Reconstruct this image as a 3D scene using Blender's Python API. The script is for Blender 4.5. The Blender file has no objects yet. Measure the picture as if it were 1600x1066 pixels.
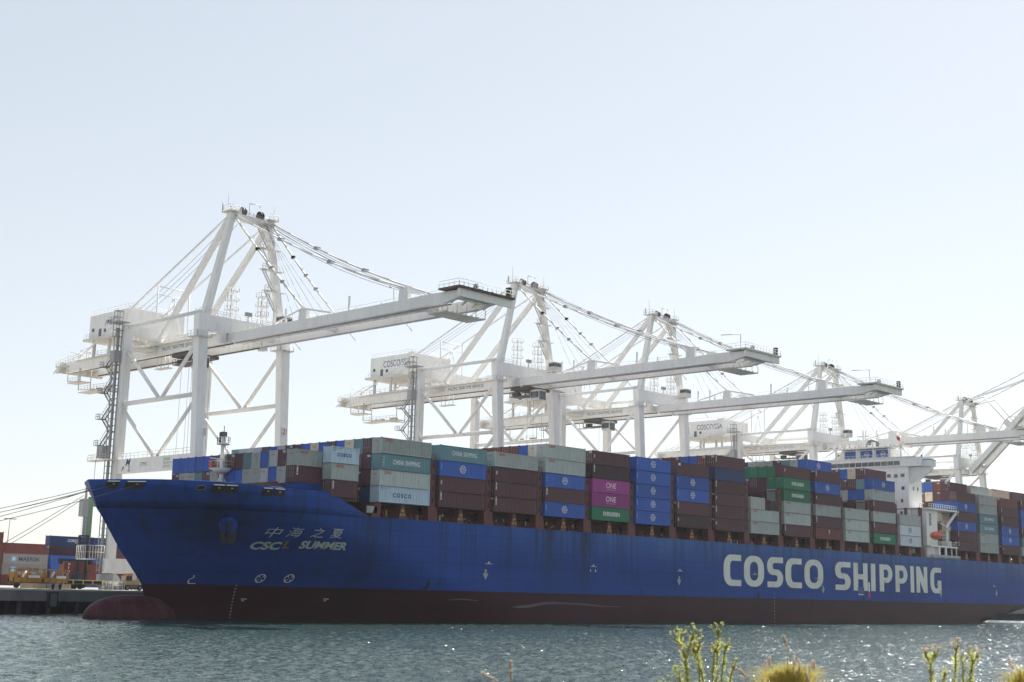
import bpy, bmesh, math, random
from mathutils import Vector, Matrix
random.seed(7)
R = math.radians
SC = bpy.context.scene
COL = SC.collection

# ------------------------------------------------------------------ camera, light, exposure
th, pi_, ro = 0.7644395, 0.1814148, 0.0245396
fw = Vector((math.cos(th)*math.cos(pi_), math.sin(th)*math.cos(pi_), math.sin(pi_)))
rt = Vector((math.sin(th), -math.cos(th), 0)); up = rt.cross(fw)
r2 = math.cos(ro)*rt + math.sin(ro)*up; u2 = -math.sin(ro)*rt + math.cos(ro)*up
cd = bpy.data.cameras.new('camera'); cam = bpy.data.objects.new('camera', cd); COL.objects.link(cam)
cam.matrix_world = Matrix(((r2.x, u2.x, -fw.x, -158.623), (r2.y, u2.y, -fw.y, -183.629), (r2.z, u2.z, -fw.z, 5.999), (0, 0, 0, 1)))
cd.sensor_width = 36; cd.lens = 2134.8*36/1600; cd.clip_start = 0.3; cd.clip_end = 30000
SC.camera = cam
cd.dof.use_dof = True; cd.dof.focus_distance = 240; cd.dof.aperture_fstop = 5.0

SUN_AZ, SUN_EL = R(12), R(46)          # azimuth counted from +X towards +Y
W = bpy.data.worlds.new('World'); SC.world = W; W.use_nodes = True
nt = W.node_tree; nt.nodes.clear()
sky = nt.nodes.new('ShaderNodeTexSky'); sky.sky_type = 'NISHITA'; sky.sun_disc = False
sky.sun_elevation = SUN_EL; sky.sun_rotation = R(90) - SUN_AZ
sky.altitude = 0; sky.air_density = 1.0; sky.dust_density = 0.3; sky.ozone_density = 1.0
bg = nt.nodes.new('ShaderNodeBackground'); bg.inputs[1].default_value = 0.13
wo = nt.nodes.new('ShaderNodeOutputWorld')
# marine haze evens out the dome: lower contrast and paler than a clean-air sky
gam = nt.nodes.new('ShaderNodeGamma'); gam.inputs[1].default_value = .50
hsv = nt.nodes.new('ShaderNodeHueSaturation'); hsv.inputs['Saturation'].default_value = .60; hsv.inputs['Value'].default_value = 1.42
nt.links.new(sky.outputs[0], gam.inputs[0]); nt.links.new(gam.outputs[0], hsv.inputs['Color']); nt.links.new(hsv.outputs[0], bg.inputs[0]); nt.links.new(bg.outputs[0], wo.inputs[0])
sl = bpy.data.lights.new('sun', 'SUN'); sl.energy = 5.0; sl.angle = R(0.53); sl.color = (1, .95, .87)
so = bpy.data.objects.new('sun', sl); COL.objects.link(so)
sd = Vector((math.cos(SUN_AZ)*math.cos(SUN_EL), math.sin(SUN_AZ)*math.cos(SUN_EL), math.sin(SUN_EL)))
so.rotation_euler = sd.to_track_quat('Z', 'Y').to_euler(); so.location = sd*400
SC.view_settings.view_transform = 'Standard'; SC.view_settings.look = 'None'
SC.view_settings.exposure = 0.97; SC.view_settings.gamma = 1; SC.view_settings.use_curve_mapping = False
SC.cycles.max_bounces = 6; SC.cycles.volume_bounces = 0; SC.cycles.use_denoising = True
SC.cycles.caustics_reflective = False; SC.cycles.caustics_refractive = False

# ------------------------------------------------------------------ materials
MATS = {}
def mat(name, col, rough=.55, dirt=.25, dcol=None, sc=(.35, .35, .06), spec=.4, metal=0., rnd=0., bump=0., nscale=1.0, fine=.0):
    if name in MATS: return MATS[name]
    m = bpy.data.materials.new(name); m.use_nodes = True; t = m.node_tree; N = t.nodes; L = t.links
    b = N['Principled BSDF']; b.inputs['Roughness'].default_value = rough; b.inputs['Metallic'].default_value = metal
    b.inputs['Specular IOR Level'].default_value = spec
    tc = N.new('ShaderNodeTexCoord'); mp = N.new('ShaderNodeMapping'); mp.inputs['Scale'].default_value = sc
    L.new(tc.outputs['Object'], mp.inputs['Vector'])
    oi = N.new('ShaderNodeObjectInfo')
    ad = N.new('ShaderNodeVectorMath'); ad.operation = 'ADD'; cb = N.new('ShaderNodeCombineXYZ')
    mu = N.new('ShaderNodeMath'); mu.operation = 'MULTIPLY'; mu.inputs[1].default_value = 57.0
    L.new(oi.outputs['Random'], mu.inputs[0]); L.new(mu.outputs[0], cb.inputs[0]); L.new(mu.outputs[0], cb.inputs[1])
    L.new(mp.outputs[0], ad.inputs[0]); L.new(cb.outputs[0], ad.inputs[1])
    n = N.new('ShaderNodeTexNoise'); n.inputs['Scale'].default_value = 2.0*nscale; n.inputs['Detail'].default_value = 7; n.inputs['Roughness'].default_value = .65
    L.new(ad.outputs[0], n.inputs['Vector'])
    rp = N.new('ShaderNodeValToRGB'); rp.color_ramp.elements[0].position = .48; rp.color_ramp.elements[1].position = .78
    rp.color_ramp.elements[0].color = (0, 0, 0, 1); rp.color_ramp.elements[1].color = (dirt*2.2, dirt*2.2, dirt*2.2, 1)
    L.new(n.outputs['Fac'], rp.inputs[0])
    mx = N.new('ShaderNodeMix'); mx.data_type = 'RGBA'
    mx.inputs['A'].default_value = (*col, 1)
    d = dcol or tuple(c*.45 + .012 for c in col)
    mx.inputs['B'].default_value = (*d, 1)
    L.new(rp.outputs['Color'], mx.inputs['Factor'])
    out = mx.outputs['Result']
    # broad tonal drift
    n2 = N.new('ShaderNodeTexNoise'); n2.inputs['Scale'].default_value = .35*nscale; n2.inputs['Detail'].default_value = 3
    L.new(ad.outputs[0], n2.inputs['Vector'])
    mr = N.new('ShaderNodeMapRange'); mr.inputs['To Min'].default_value = .86; mr.inputs['To Max'].default_value = 1.14
    L.new(n2.outputs['Fac'], mr.inputs['Value'])
    hs = N.new('ShaderNodeHueSaturation')
    if rnd:
        mr2 = N.new('ShaderNodeMapRange'); mr2.inputs['To Min'].default_value = 1-rnd; mr2.inputs['To Max'].default_value = 1+rnd
        L.new(oi.outputs['Random'], mr2.inputs['Value'])
        m3 = N.new('ShaderNodeMath'); m3.operation = 'MULTIPLY'; L.new(mr.outputs[0], m3.inputs[0]); L.new(mr2.outputs[0], m3.inputs[1])
        L.new(m3.outputs[0], hs.inputs['Value'])
    else: L.new(mr.outputs[0], hs.inputs['Value'])
    L.new(out, hs.inputs['Color']); L.new(hs.outputs[0], b.inputs['Base Color'])
    if bump:
        bp = N.new('ShaderNodeBump'); bp.inputs['Strength'].default_value = bump; bp.inputs['Distance'].default_value = .02
        L.new(n.outputs['Fac'], bp.inputs['Height']); L.new(bp.outputs[0], b.inputs['Normal'])
    MATS[name] = m; return m

WH = mat('crane_white_paint', (.80, .795, .775), .5, .17, (.50, .42, .33), sc=(.5, .5, .12))
WH2 = mat('crane_white_dirty', (.66, .64, .60), .6, .3, (.34, .28, .22))
GREY = mat('galvanised_grey', (.34, .35, .36), .55, .3)
DGREY = mat('dark_grey_steel', (.13, .14, .15), .6, .3)
BLACK = mat('black_rubber', (.02, .02, .022), .7, .2)
ROPE = mat('wire_rope', (.10, .10, .105), .5, .1)
GLASS = mat('dark_window_glass', (.03, .045, .06), .12, .05, spec=.8)
CHECK = mat('trolley_grime', (.11, .095, .085), .7, .4)
RUST = mat('rusty_steel', (.17, .125, .095), .8, .5, (.09, .045, .03))
SHIPW = mat('ship_white_paint', (.80, .80, .78), .45, .16, (.55, .42, .30))
LASH = mat('lashing_bridge_red_oxide', (.13, .040, .038), .65, .35, (.05, .022, .022))
LASHD = mat('deck_red_oxide_dark', (.075, .030, .030), .7, .35, (.03, .018, .018))
YEL = mat('yellow_paint', (.42, .22, .045), .5, .35, (.25, .12, .03))
YTXT = mat('yellow_marking', (.55, .38, .10), .6, .1)
WTXT = mat('white_marking', (.70, .71, .70), .55, .12)
HTXT = mat('hull_white_lettering', (.66, .68, .62), .55, .35, (.50, .42, .26), sc=(.25, .25, .08))
RTXT = mat('red_marking', (.50, .05, .06), .55, .1)
NTXT = mat('navy_marking', (.03, .07, .22), .55, .1)
BTXT = mat('dark_marking', (.06, .07, .10), .55, .1)
GTXT = mat('faint_grey_marking', (.30, .31, .33), .6, .1)
ORANGE = mat('lifeboat_orange', (.62, .11, .04), .45, .2)
GREENP = mat('rtg_green_paint', (.17, .30, .17), .55, .3)
SKYB = mat('funnel_blue_panel', (.035, .10, .33), .5, .15)
CONC = mat('quay_concrete', (.42, .41, .39), .85, .3, (.25, .24, .22), sc=(.2, .2, .2), bump=.3)
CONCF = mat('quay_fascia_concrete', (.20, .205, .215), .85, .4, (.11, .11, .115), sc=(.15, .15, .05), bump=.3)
PILE = mat('pile_concrete_wet', (.07, .07, .075), .8, .4)

CC = {  # container paints
 'G': (.385, .43, .42), 'E_': (.58, .52, .42), 'T': (.11, .235, .275), 'M': (.090, .034, .046), 'R': (.15, .043, .030),
 'B': (.03, .105, .42), 'N': (.022, .048, .14), 'L': (.42, .53, .63), 'E': (.018, .165, .085), 'P': (.32, .04, .23), 'W': (.58, .63, .68),
 'D': (.045, .022, .028), 'K': (.18, .05, .05), 'C': (.44, .45, .44), 'S': (.26, .255, .25)}
CN = {'G': 'grey-green', 'E_': 'beige', 'T': 'teal', 'M': 'maroon', 'R': 'rust red', 'B': 'blue', 'N': 'navy', 'L': 'pale blue',
      'E': 'green', 'P': 'magenta', 'W': 'whitish', 'D': 'dark plum', 'K': 'brick red', 'C': 'light grey', 'S': 'mid grey'}
CM = {k: mat('container_paint_'+CN[k].replace(' ', '_').replace('-', '_'), v, .6, .22 if k in 'BMDNKR' else .20,
             (.17, .10, .06) if k in ('G', 'L', 'E_', 'W', 'T', 'C') else None, sc=(1.1, 1.1, .22), rnd=.2) for k, v in CC.items()}

# ------------------------------------------------------------------ mesh builder
class MB:
    def __init__(s): s.v = []; s.f = []; s.sm = []
    def add(s, vs, fs, smooth=False):
        o = len(s.v); s.v += [tuple(v) for v in vs]; s.f += [tuple(i+o for i in f) for f in fs]; s.sm += [smooth]*len(fs)
        return s
    def box(s, x0, x1, y0, y1, z0, z1):
        v = [(x, y, z) for z in (z0, z1) for x, y in ((x0, y0), (x1, y0), (x1, y1), (x0, y1))]
        return s.add(v, [(3, 2, 1, 0), (4, 5, 6, 7), (0, 1, 5, 4), (1, 2, 6, 5), (2, 3, 7, 6), (3, 0, 4, 7)])
    def beam(s, a, b, w, h=None, w2=None, h2=None, side=None):
        a = Vector(a); b = Vector(b); d = (b-a).normalized(); h = h or w; w2 = w2 or w; h2 = h2 or h
        if side is None:
            side = Vector((0, 0, 1)).cross(d)
            if side.length < .15: side = Vector((1, 0, 0))
        side = (Vector(side) - d*Vector(side).dot(d)).normalized(); upv = d.cross(side)
        v = []
        for p, ww, hh in ((a, w, h), (b, w2, h2)):
            for i, j in ((-1, -1), (1, -1), (1, 1), (-1, 1)): v.append(p + side*ww*i/2 + upv*hh*j/2)
        return s.add(v, [(3, 2, 1, 0), (4, 5, 6, 7), (0, 1, 5, 4), (1, 2, 6, 5), (2, 3, 7, 6), (3, 0, 4, 7)])
    def tube(s, a, b, r, n=8, r2=None, smooth=True):
        a = Vector(a); b = Vector(b); d = (b-a).normalized(); r2 = r if r2 is None else r2
        e = d.orthogonal().normalized(); g = d.cross(e); v = []
        for p, q in ((a, r), (b, r2)):
            for i in range(n):
                t = 2*math.pi*i/n; v.append(p + e*q*math.cos(t) + g*q*math.sin(t))
        f = [(i, (i+1) % n, n+(i+1) % n, n+i) for i in range(n)]
        o = len(s.v); s.add(v, f, smooth); s.f.append(tuple(o+i for i in range(n-1, -1, -1))); s.f.append(tuple(o+n+i for i in range(n))); s.sm += [False]*2
        return s
    def path(s, pts, r, n=5):
        for a, b in zip(pts, pts[1:]): s.tube(a, b, r, n)
        return s
    def prism(s, poly, ax, lo, hi):
        # poly: 2D points; ax: axis of extrusion
        def P(u, v, w): return {'x': (w, u, v), 'y': (u, w, v), 'z': (u, v, w)}[ax]
        n = len(poly); v = [P(u, q, lo) for u, q in poly] + [P(u, q, hi) for u, q in poly]
        return s.add(v, [tuple(range(n-1, -1, -1)), tuple(range(n, 2*n))] + [(i, (i+1) % n, n+(i+1) % n, n+i) for i in range(n)])
    def rail(s, pts, h=1.1, step=2.0, r=.045, mid=True):
        for a, b in zip(pts, pts[1:]):
            a = Vector(a); b = Vector(b); n = max(1, round((b-a).length/step)); U = Vector((0, 0, h))
            s.tube(a+U, b+U, r, 4)
            if mid: s.tube(a+U*.5, b+U*.5, r*.8, 4)
            for i in range(n+1):
                p = a.lerp(b, i/n); s.tube(p, p+U, r, 4)
        return s
    def mesh(s, name, fix=True):
        me = bpy.data.meshes.new(name); me.from_pydata(s.v, [], s.f)
        me.polygons.foreach_set('use_smooth', s.sm)
        if fix:
            bm = bmesh.new(); bm.from_mesh(me); bmesh.ops.recalc_face_normals(bm, faces=bm.faces); bm.to_mesh(me); bm.free()
        me.update(); return me
    def build(s, name, m, parent=None, loc=None, kind=None, label=None, fix=True):
        return link(name, s.mesh(name, fix), m, parent, loc, kind, label)

def link(name, me, m, parent=None, loc=None, kind=None, label=None):
    if not me.materials: me.materials.append(None)
    o = bpy.data.objects.new(name, me); COL.objects.link(o)
    if m: o.material_slots[0].link = 'OBJECT'; o.material_slots[0].material = m
    if parent: o.parent = parent
    if loc: o.location = loc
    if kind or name in ('code_print', 'end_code', 'serial_print'): o['kind'] = kind or 'stuff'
    if label: o['label'] = label
    return o
def tag(o, label, cat, group=None):
    o['label'] = label; o['category'] = cat
    if group: o['group'] = group
    return o
def thing(name, label, cat, loc=(0, 0, 0), rz=0, group=None):
    o = bpy.data.objects.new(name, None); COL.objects.link(o); o.location = loc; o.rotation_euler.z = rz
    o.empty_display_size = .5
    return tag(o, label, cat, group)

# ------------------------------------------------------------------ flat print
FONTS = {}
TX = {}
def text_mesh(s, size, bold=0., shear=0., align='LEFT', spacing=1., xs=1., res=3, charw=None):
    key = (s, size, bold, shear, align, spacing, xs)
    if key in TX: return TX[key]
    c = bpy.data.curves.new('print', 'FONT'); c.body = s; c.size = size; c.offset = bold; c.shear = shear
    c.align_x = align; c.space_character = spacing; c.resolution_u = res
    o = bpy.data.objects.new('print', c); COL.objects.link(o)
    dg = bpy.context.evaluated_depsgraph_get(); me = bpy.data.meshes.new_from_object(o.evaluated_get(dg))
    COL.objects.unlink(o); bpy.data.objects.remove(o)
    me.transform(Matrix.Rotation(R(90), 4, 'X') @ Matrix.Diagonal((xs, 1, 1, 1)))
    me.materials.clear(); me.materials.append(None)
    TX[key] = me; return me
def put_text(name, s, size, m, parent, loc, face='y', rot=0, **k):
    me = text_mesh(s, size, **k); o = link(name, me, m, parent, loc)
    if face == 'x': o.rotation_euler = (0, 0, R(-90))
    if rot: o.rotation_euler = (0, rot, 0)
    return o

# ------------------------------------------------------------------ hull form
LV = [(-8, -29.5, 40, 1.5, 1.05), (0, -30, 40, 1.5, 1.05), (6, -32.3, 22, 1.65, 1.05), (12, -37.2, 7, 1.85, 1.05), (18, -41.4, -13.5, 2.2, 1.03), (22.5, -43.5, -18, 2.65, 1.0)]
def hb(X, z):
    z = max(-8, min(22.5, z))
    for i in range(len(LV)-1):
        if z <= LV[i+1][0]: break
    a, b = LV[i], LV[i+1]; t = (z-a[0])/(b[0]-a[0]); xs, xf, n, m = [a[k]+(b[k]-a[k])*t for k in range(1, 5)]
    if X > 200:
        xe = min(287, 246+max(0, z)*7.2); xm = xe-22 if z < 14 else 262
        if X >= xe: return 0.02
        if X > xm: return 22.8*max(0., 1-((X-xm)/(xe-xm))**4)**.5 if z < 5 else 22.8*(1-.10*((X-xm)/25)**2)
        return 22.8
    if X >= xf: return 22.8
    if X <= xs: return 0.
    return 22.8*(1-((xf-X)/(xf-xs))**n)**(1/m)
def stem(z):
    z = max(-8, min(22.5, z))
    for i in range(len(LV)-1):
        if z <= LV[i+1][0]: break
    a, b = LV[i], LV[i+1]; t = (z-a[0])/(b[0]-a[0]); return a[1]+(b[1]-a[1])*t
def top(X):
    if X > -2.3: return 18.32
    if X > -11: return 18.32 + (22.0-18.32)*(-2.3-X)/8.7
    return 22.0 + min(.5, max(0, (-20-X))*.028)
def hullY(X, z): return 22.8-hb(X, z)

# ------------------------------------------------------------------ setting: water, quay, yard
def water_mat():
    m = bpy.data.materials.new('harbour_water'); m.use_nodes = True; t = m.node_tree; N = t.nodes; L = t.links
    b = N['Principled BSDF']; b.inputs['Base Color'].default_value = (.028, .052, .049, 1); b.inputs['Roughness'].default_value = .09
    b.inputs['IOR'].default_value = 1.333; b.inputs['Specular IOR Level'].default_value = .5
    tc = N.new('ShaderNodeTexCoord'); ge = N.new('ShaderNodeNewGeometry'); prev = ge.outputs['Normal']
    # capillary ripples too small to mesh tilt the facets directly
    for sc, k, rz in (((1.9, 3.4, 1), 1.2, -28), ((7.5, 12., 1), 1.35, -20)):
        mp = N.new('ShaderNodeMapping'); mp.inputs['Scale'].default_value = sc; mp.inputs['Rotation'].default_value = (0, 0, R(rz))
        L.new(tc.outputs['Object'], mp.inputs['Vector'])
        n = N.new('ShaderNodeTexNoise'); n.inputs['Scale'].default_value = 1.; n.inputs['Detail'].default_value = 2; n.inputs['Roughness'].default_value = .6
        L.new(mp.outputs[0], n.inputs['Vector'])
        sb = N.new('ShaderNodeVectorMath'); sb.operation = 'SUBTRACT'; sb.inputs[1].default_value = (.5, .5, .5); L.new(n.outputs['Color'], sb.inputs[0])
        ml = N.new('ShaderNodeVectorMath'); ml.operation = 'MULTIPLY'; ml.inputs[1].default_value = (k, k, 0); L.new(sb.outputs[0], ml.inputs[0])
        ad = N.new('ShaderNodeVectorMath'); ad.operation = 'ADD'; L.new(prev, ad.inputs[0]); L.new(ml.outputs[0], ad.inputs[1]); prev = ad.outputs[0]
    nn = N.new('ShaderNodeVectorMath'); nn.operation = 'NORMALIZE'; L.new(prev, nn.inputs[0]); L.new(nn.outputs[0], b.inputs['Normal'])
    return m
WATER = water_mat()
wplane = MB().add([(-9000, -9000, -.3), (12000, -9000, -.3), (12000, 12000, -.3), (-9000, 12000, -.3)], [(0, 1, 2, 3)]).build('water', WATER, kind='structure')
# the basin in front of the ship carries real waves: a short wind chop summed from many wave trains
import numpy as np
rs_ = np.random.RandomState(4)
STEP = .25; ys = np.arange(-152, 49, STEP); xs = np.arange(-230, 330, STEP)
gx_, gy_ = np.meshgrid(xs, ys)
keep = (gx_ > -158.6+(gy_+184)*.34-16) & (gx_ < -158.6+(gy_+184)*2.45+14)
keep &= ~((gy_ > 3) & (gx_ > -18) & (gx_ < 232))
zz_ = np.zeros_like(gx_)
for i in range(46):
    lam = .6*(3.6/.6)**rs_.rand(); k = 2*math.pi/lam; d = R(-62)+rs_.randn()*.75; amp = .0105*lam**.75*(.6+.8*rs_.rand())
    ph = rs_.rand()*6.28; a_ = k*(gx_*math.cos(d)+gy_*math.sin(d))+ph
    env = .65+.35*np.sin(gx_*.021*rs_.randn()+gy_*.03*rs_.randn()+ph)
    zz_ += amp*np.sin(a_)*env
zz_ = zz_.astype(np.float32)
idx = -np.ones(gx_.shape, dtype=np.int64); idx[keep] = np.arange(keep.sum())
co = np.stack([gx_[keep], gy_[keep], zz_[keep]], 1).astype(np.float32)
q0, q1, q2, q3 = idx[:-1, :-1], idx[:-1, 1:], idx[1:, 1:], idx[1:, :-1]
ok = (q0 >= 0) & (q1 >= 0) & (q2 >= 0) & (q3 >= 0); fc = np.stack([q0[ok], q1[ok], q2[ok], q3[ok]], 1)
wm = bpy.data.meshes.new('water_chop'); wm.vertices.add(len(co)); wm.vertices.foreach_set('co', co.ravel())
wm.loops.add(fc.size); wm.loops.foreach_set('vertex_index', fc.ravel().astype(np.int32)); wm.polygons.add(len(fc))
wm.polygons.foreach_set('loop_start', (np.arange(len(fc))*4).astype(np.int32)); wm.polygons.foreach_set('use_smooth', np.ones(len(fc), dtype=bool)); wm.update(calc_edges=True)
link('harbour_water', wm, WATER, kind='structure')

QY, QZ = 49.0, 4.4
q = MB(); q.box(-1500, 4000, QY+.9, 2600, QZ-.5, QZ)
yard = q.build('yard_ground', mat('yard_concrete', (.36, .345, .32), .9, .3, sc=(.1, .1, .1)), kind='structure')
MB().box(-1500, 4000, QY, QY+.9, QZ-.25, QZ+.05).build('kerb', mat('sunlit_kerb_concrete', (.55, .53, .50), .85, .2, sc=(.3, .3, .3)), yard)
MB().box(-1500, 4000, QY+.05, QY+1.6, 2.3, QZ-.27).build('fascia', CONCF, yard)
pl = MB()
for i in range(-14, 22): pl.tube((-90+i*5.6, QY+1.2, -3), (-90+i*5.6, QY+1.2, 2.3), .45, 10); pl.tube((-90+i*5.6, QY+6, -3), (-90+i*5.6, QY+6, 2.3), .45, 8)
for i in range(14): pass
pl.build('pile', PILE, yard, kind='stuff')
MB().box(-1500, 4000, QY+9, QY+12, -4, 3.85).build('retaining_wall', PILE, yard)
for i, x in enumerate((-34.2, -14, 6, 26)):
    fd = thing('quay_fender', ['dark rubber fender on the quay face, leftmost beside the ladder', 'dark fender on the quay face behind the bulbous bow', 'quay fender hidden partly by the ship bow', 'quay fender behind the ship hull'][i], 'fender', (x, QY, 0))
    f = MB().box(-.9, .9, -.75, .04, 1.2, 3.9); f.build('pad', BLACK, fd)
    MB().box(-.6, .6, -.95, -.76, 1.4, 3.7).build('facing', DGREY, fd)
for i, x in enumerate((-33.8, -32.4, -62)):
    bo = thing('bollard', ['black mooring bollard at the quay edge above the fender', 'right twin of the black bollards at the quay edge', 'black bollard at the far left quay edge'][i], 'bollard', (x, QY+.6, QZ+.05))
    MB().tube((0, 0, 0), (0, 0, .55), .22, 10).build('post', BLACK, bo)
    MB().tube((-.12, 0, .5), (.18, 0, .85), .34, 10, .22).build('head', BLACK, bo)
br = 0
for x in (-30.8,):
    for k in range(4):
        nb = thing('barrier_block', 'pale concrete barrier block, %s in the row under the yellow trailers' % ('leftmost', 'second from left', 'third from left', 'rightmost')[k], 'barrier', (-31.6+k*2.6, 66, QZ), group='concrete barrier blocks at the quay edge')
        MB().prism([(-.4, 0), (.4, 0), (.3, .35), (.2, .95), (-.2, .95), (-.3, .35)], 'x', 0, 2.45).build('block', mat('barrier_beige', (.40, .33, .22), .8, .3), nb)

# camera bank (outside the frame, carries the plants)
MB().add([(-400, -400, 4.2), (400, -400, 4.2), (400, -176.5, 4.1), (-400, -176.5, 4.1), (-400, -168, -1), (400, -168, -1)],
         [(0, 1, 2, 3), (3, 2, 5, 4)]).build('shore_bank', mat('bank_soil', (.20, .16, .10), .95, .4, sc=(.5, .5, .5), bump=.6), kind='structure')

# ------------------------------------------------------------------ ship
def ramp(N, stops, interp='LINEAR'):
    r = N.new('ShaderNodeValToRGB'); cr = r.color_ramp; cr.interpolation = interp
    while len(cr.elements) > 1: cr.elements.remove(cr.elements[-1])
    cr.elements[0].position = stops[0][0]; cr.elements[0].color = (stops[0][1],)*3+(1,)
    for p, c in stops[1:]:
        e = cr.elements.new(p); e.color = (c, c, c, 1)
    return r
def hull_mat(name, base, fade, stain, zt, lo):
    m = bpy.data.materials.new(name); m.use_nodes = True; t = m.node_tree; N = t.nodes; L = t.links
    b = N['Principled BSDF']; b.inputs['Roughness'].default_value = .5; b.inputs['Specular IOR Level'].default_value = .10
    tc = N.new('ShaderNodeTexCoord'); sp = N.new('ShaderNodeSeparateXYZ'); L.new(tc.outputs['Object'], sp.inputs[0])
    def noise(sc, scale, det=6, rough=.6):
        mp = N.new('ShaderNodeMapping'); mp.inputs['Scale'].default_value = sc; L.new(tc.outputs['Object'], mp.inputs['Vector'])
        n = N.new('ShaderNodeTexNoise'); n.inputs['Scale'].default_value = scale; n.inputs['Detail'].default_value = det; n.inputs['Roughness'].default_value = rough
        L.new(mp.outputs[0], n.inputs['Vector']); return n.outputs['Fac']
    def rng(v, a, b_, c=0., d=1.):
        r = N.new('ShaderNodeMapRange'); r.inputs['From Min'].default_value = a; r.inputs['From Max'].default_value = b_; r.inputs['To Min'].default_value = c; r.inputs['To Max'].default_value = d
        L.new(v, r.inputs['Value']); return r.outputs[0]
    def mul(a, c):
        x = N.new('ShaderNodeMath'); x.operation = 'MULTIPLY'; x.use_clamp = True
        L.new(a, x.inputs[0]); (L.new(c, x.inputs[1]) if not isinstance(c, float) else setattr(x.inputs[1], 'default_value', c)); return x.outputs[0]
    def mix(f, a, c):
        x = N.new('ShaderNodeMix'); x.data_type = 'RGBA'; L.new(f, x.inputs['Factor'])
        for sck, v in (('A', a), ('B', c)):
            if isinstance(v, tuple): x.inputs[sck].default_value = (*v, 1)
            else: L.new(v, x.inputs[sck])
        return x.outputs['Result']
    col = mix(rng(noise((.02, .02, .10), 1.5, 3), .35, .65), tuple(c*.86 for c in base), tuple(c*1.14 for c in base))
    # chalky fading under the deck edge towards the stern
    f1 = mul(mul(rng(sp.outputs['Z'], zt-6, zt, 0, 1), rng(sp.outputs['X'], 5, 80, 0, 1)), rng(noise((.05, .05, .03), 2, 5), .3, .7, .35, .9))
    col = mix(f1, col, fade)
    # vertical run-off streaks
    s = rng(noise((.55, .55, .018), 1., 6, .7), .47, .72, 0, .85)
    s = mul(s, rng(sp.outputs['Z'], lo, zt, .35, 1.))
    col = mix(s, col, stain)
    # dark streaks at set places along the side, weaker lower down
    mr = rng(sp.outputs['X'], -50, 290)
    def P(x): return (x+50)/340
    st = [(0, 0)]
    for x, w, a in ((-29, 3.5, .55), (-1.0, 3.2, 1.), (45, 3, 1.), (55.5, 4, 1.), (118, 1.2, .7), (171, 1.5, .7), (214, 1.0, .6), (238, 2, .4)):
        st += [(P(x-w), 0), (P(x), a), (P(x+w), 0)]
    rp = ramp(N, st); L.new(mr, rp.inputs[0])
    zz = rng(sp.outputs['Z'], lo, zt, .25, 1.)
    col = mix(mul(mul(rp.outputs[0], rng(noise((.35, .35, .06), 1.3, 6, .7), .30, .55, 0, 1)), zz), col, stain)
    # blotchy patches of touched-up paint
    col = mix(rng(noise((.12, .12, .25), 1.0, 8, .7), .62, .68, 0, .30), col, tuple(c*.62 for c in base))
    # weed and scum just above the water
    col = mix(mul(rng(sp.outputs['Z'], 1.1, .25, 0, .8), rng(noise((.3, .3, .9), 1.2, 6, .7), .35, .6, .25, 1)), col, (.018, .022, .018))
    # plate seams
    cb = N.new('ShaderNodeCombineXYZ'); L.new(sp.outputs['X'], cb.inputs[0]); L.new(sp.outputs['Z'], cb.inputs[1])
    bk = N.new('ShaderNodeTexBrick'); bk.inputs['Scale'].default_value = 1; bk.inputs['Mortar Size'].default_value = .035; bk.inputs['Brick Width'].default_value = 11.; bk.inputs['Row Height'].default_value = 2.7
    bk.inputs['Color1'].default_value = (1, 1, 1, 1); bk.inputs['Color2'].default_value = (.93, .93, .93, 1); bk.inputs['Mortar'].default_value = (.58, .58, .60, 1)
    L.new(cb.outputs[0], bk.inputs['Vector'])
    mm = N.new('ShaderNodeMix'); mm.data_type = 'RGBA'; mm.blend_type = 'MULTIPLY'; mm.inputs['Factor'].default_value = 1
    L.new(col, mm.inputs['A']); L.new(bk.outputs['Color'], mm.inputs['B']); L.new(mm.outputs['Result'], b.inputs['Base Color'])
    # shell plating dishes slightly between the frames
    h = noise((.5, .5, .35), 1.0, 3); bp = N.new('ShaderNodeBump'); bp.inputs['Strength'].default_value = .35; bp.inputs['Distance'].default_value = .05
    L.new(h, bp.inputs['Height']); L.new(bp.outputs[0], b.inputs['Normal'])
    return m
HBLUE = hull_mat('hull_blue_paint', (.013, .060, .28), (.075, .165, .37), (.012, .030, .050), 18.3, 6)
HRED = hull_mat('hull_antifouling_red', (.048, .014, .022), (.050, .028, .036), (.022, .018, .024), 5.9, 0)

ship = thing('container_ship', 'blue container ship with huge white lettering on its side, moored along the quay', 'ship', (0, 0, 0))
XS = [-43.5+i*.3 for i in range(0, 24)]+[-36+i*.75 for i in range(0, 77)] + [24+i*8 for i in range(0, 22)] + [200+i*3 for i in range(1, 30)] + [287.]
XS = sorted(set(x for x in XS if x <= 287))
def shell(zf, nz, name, m):
    """zf(X, s) -> z for s in 0..1; both sides, welded at the stem"""
    mb = MB(); cols = []
    for side in (-1, 1):
        rows = []
        for j in range(nz+1):
            row = []
            for X in XS:
                z = zf(X, j/nz); xs = stem(z); x = max(X, xs); row.append((x, 22.8+side*hb(x, z), z))
            rows.append(row)
        n = len(XS); o = [r for row in rows for r in row]
        mb.add(o, [(j*n+i, j*n+i+1, (j+1)*n+i+1, (j+1)*n+i) for j in range(nz) for i in range(n-1)], True)
    me = mb.mesh(name, False); bm = bmesh.new(); bm.from_mesh(me)
    bmesh.ops.remove_doubles(bm, verts=bm.verts, dist=.01); bmesh.ops.recalc_face_normals(bm, faces=bm.faces); bm.to_mesh(me); bm.free()
    me.polygons.foreach_set('use_smooth', [True]*len(me.polygons))
    me.set_sharp_from_angle(angle=R(35))
    return link(name, me, m, ship)
def zsheer(X, s):
    t = max(top(X), 18.02); return 18.0 + (t-18.0)*s
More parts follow.
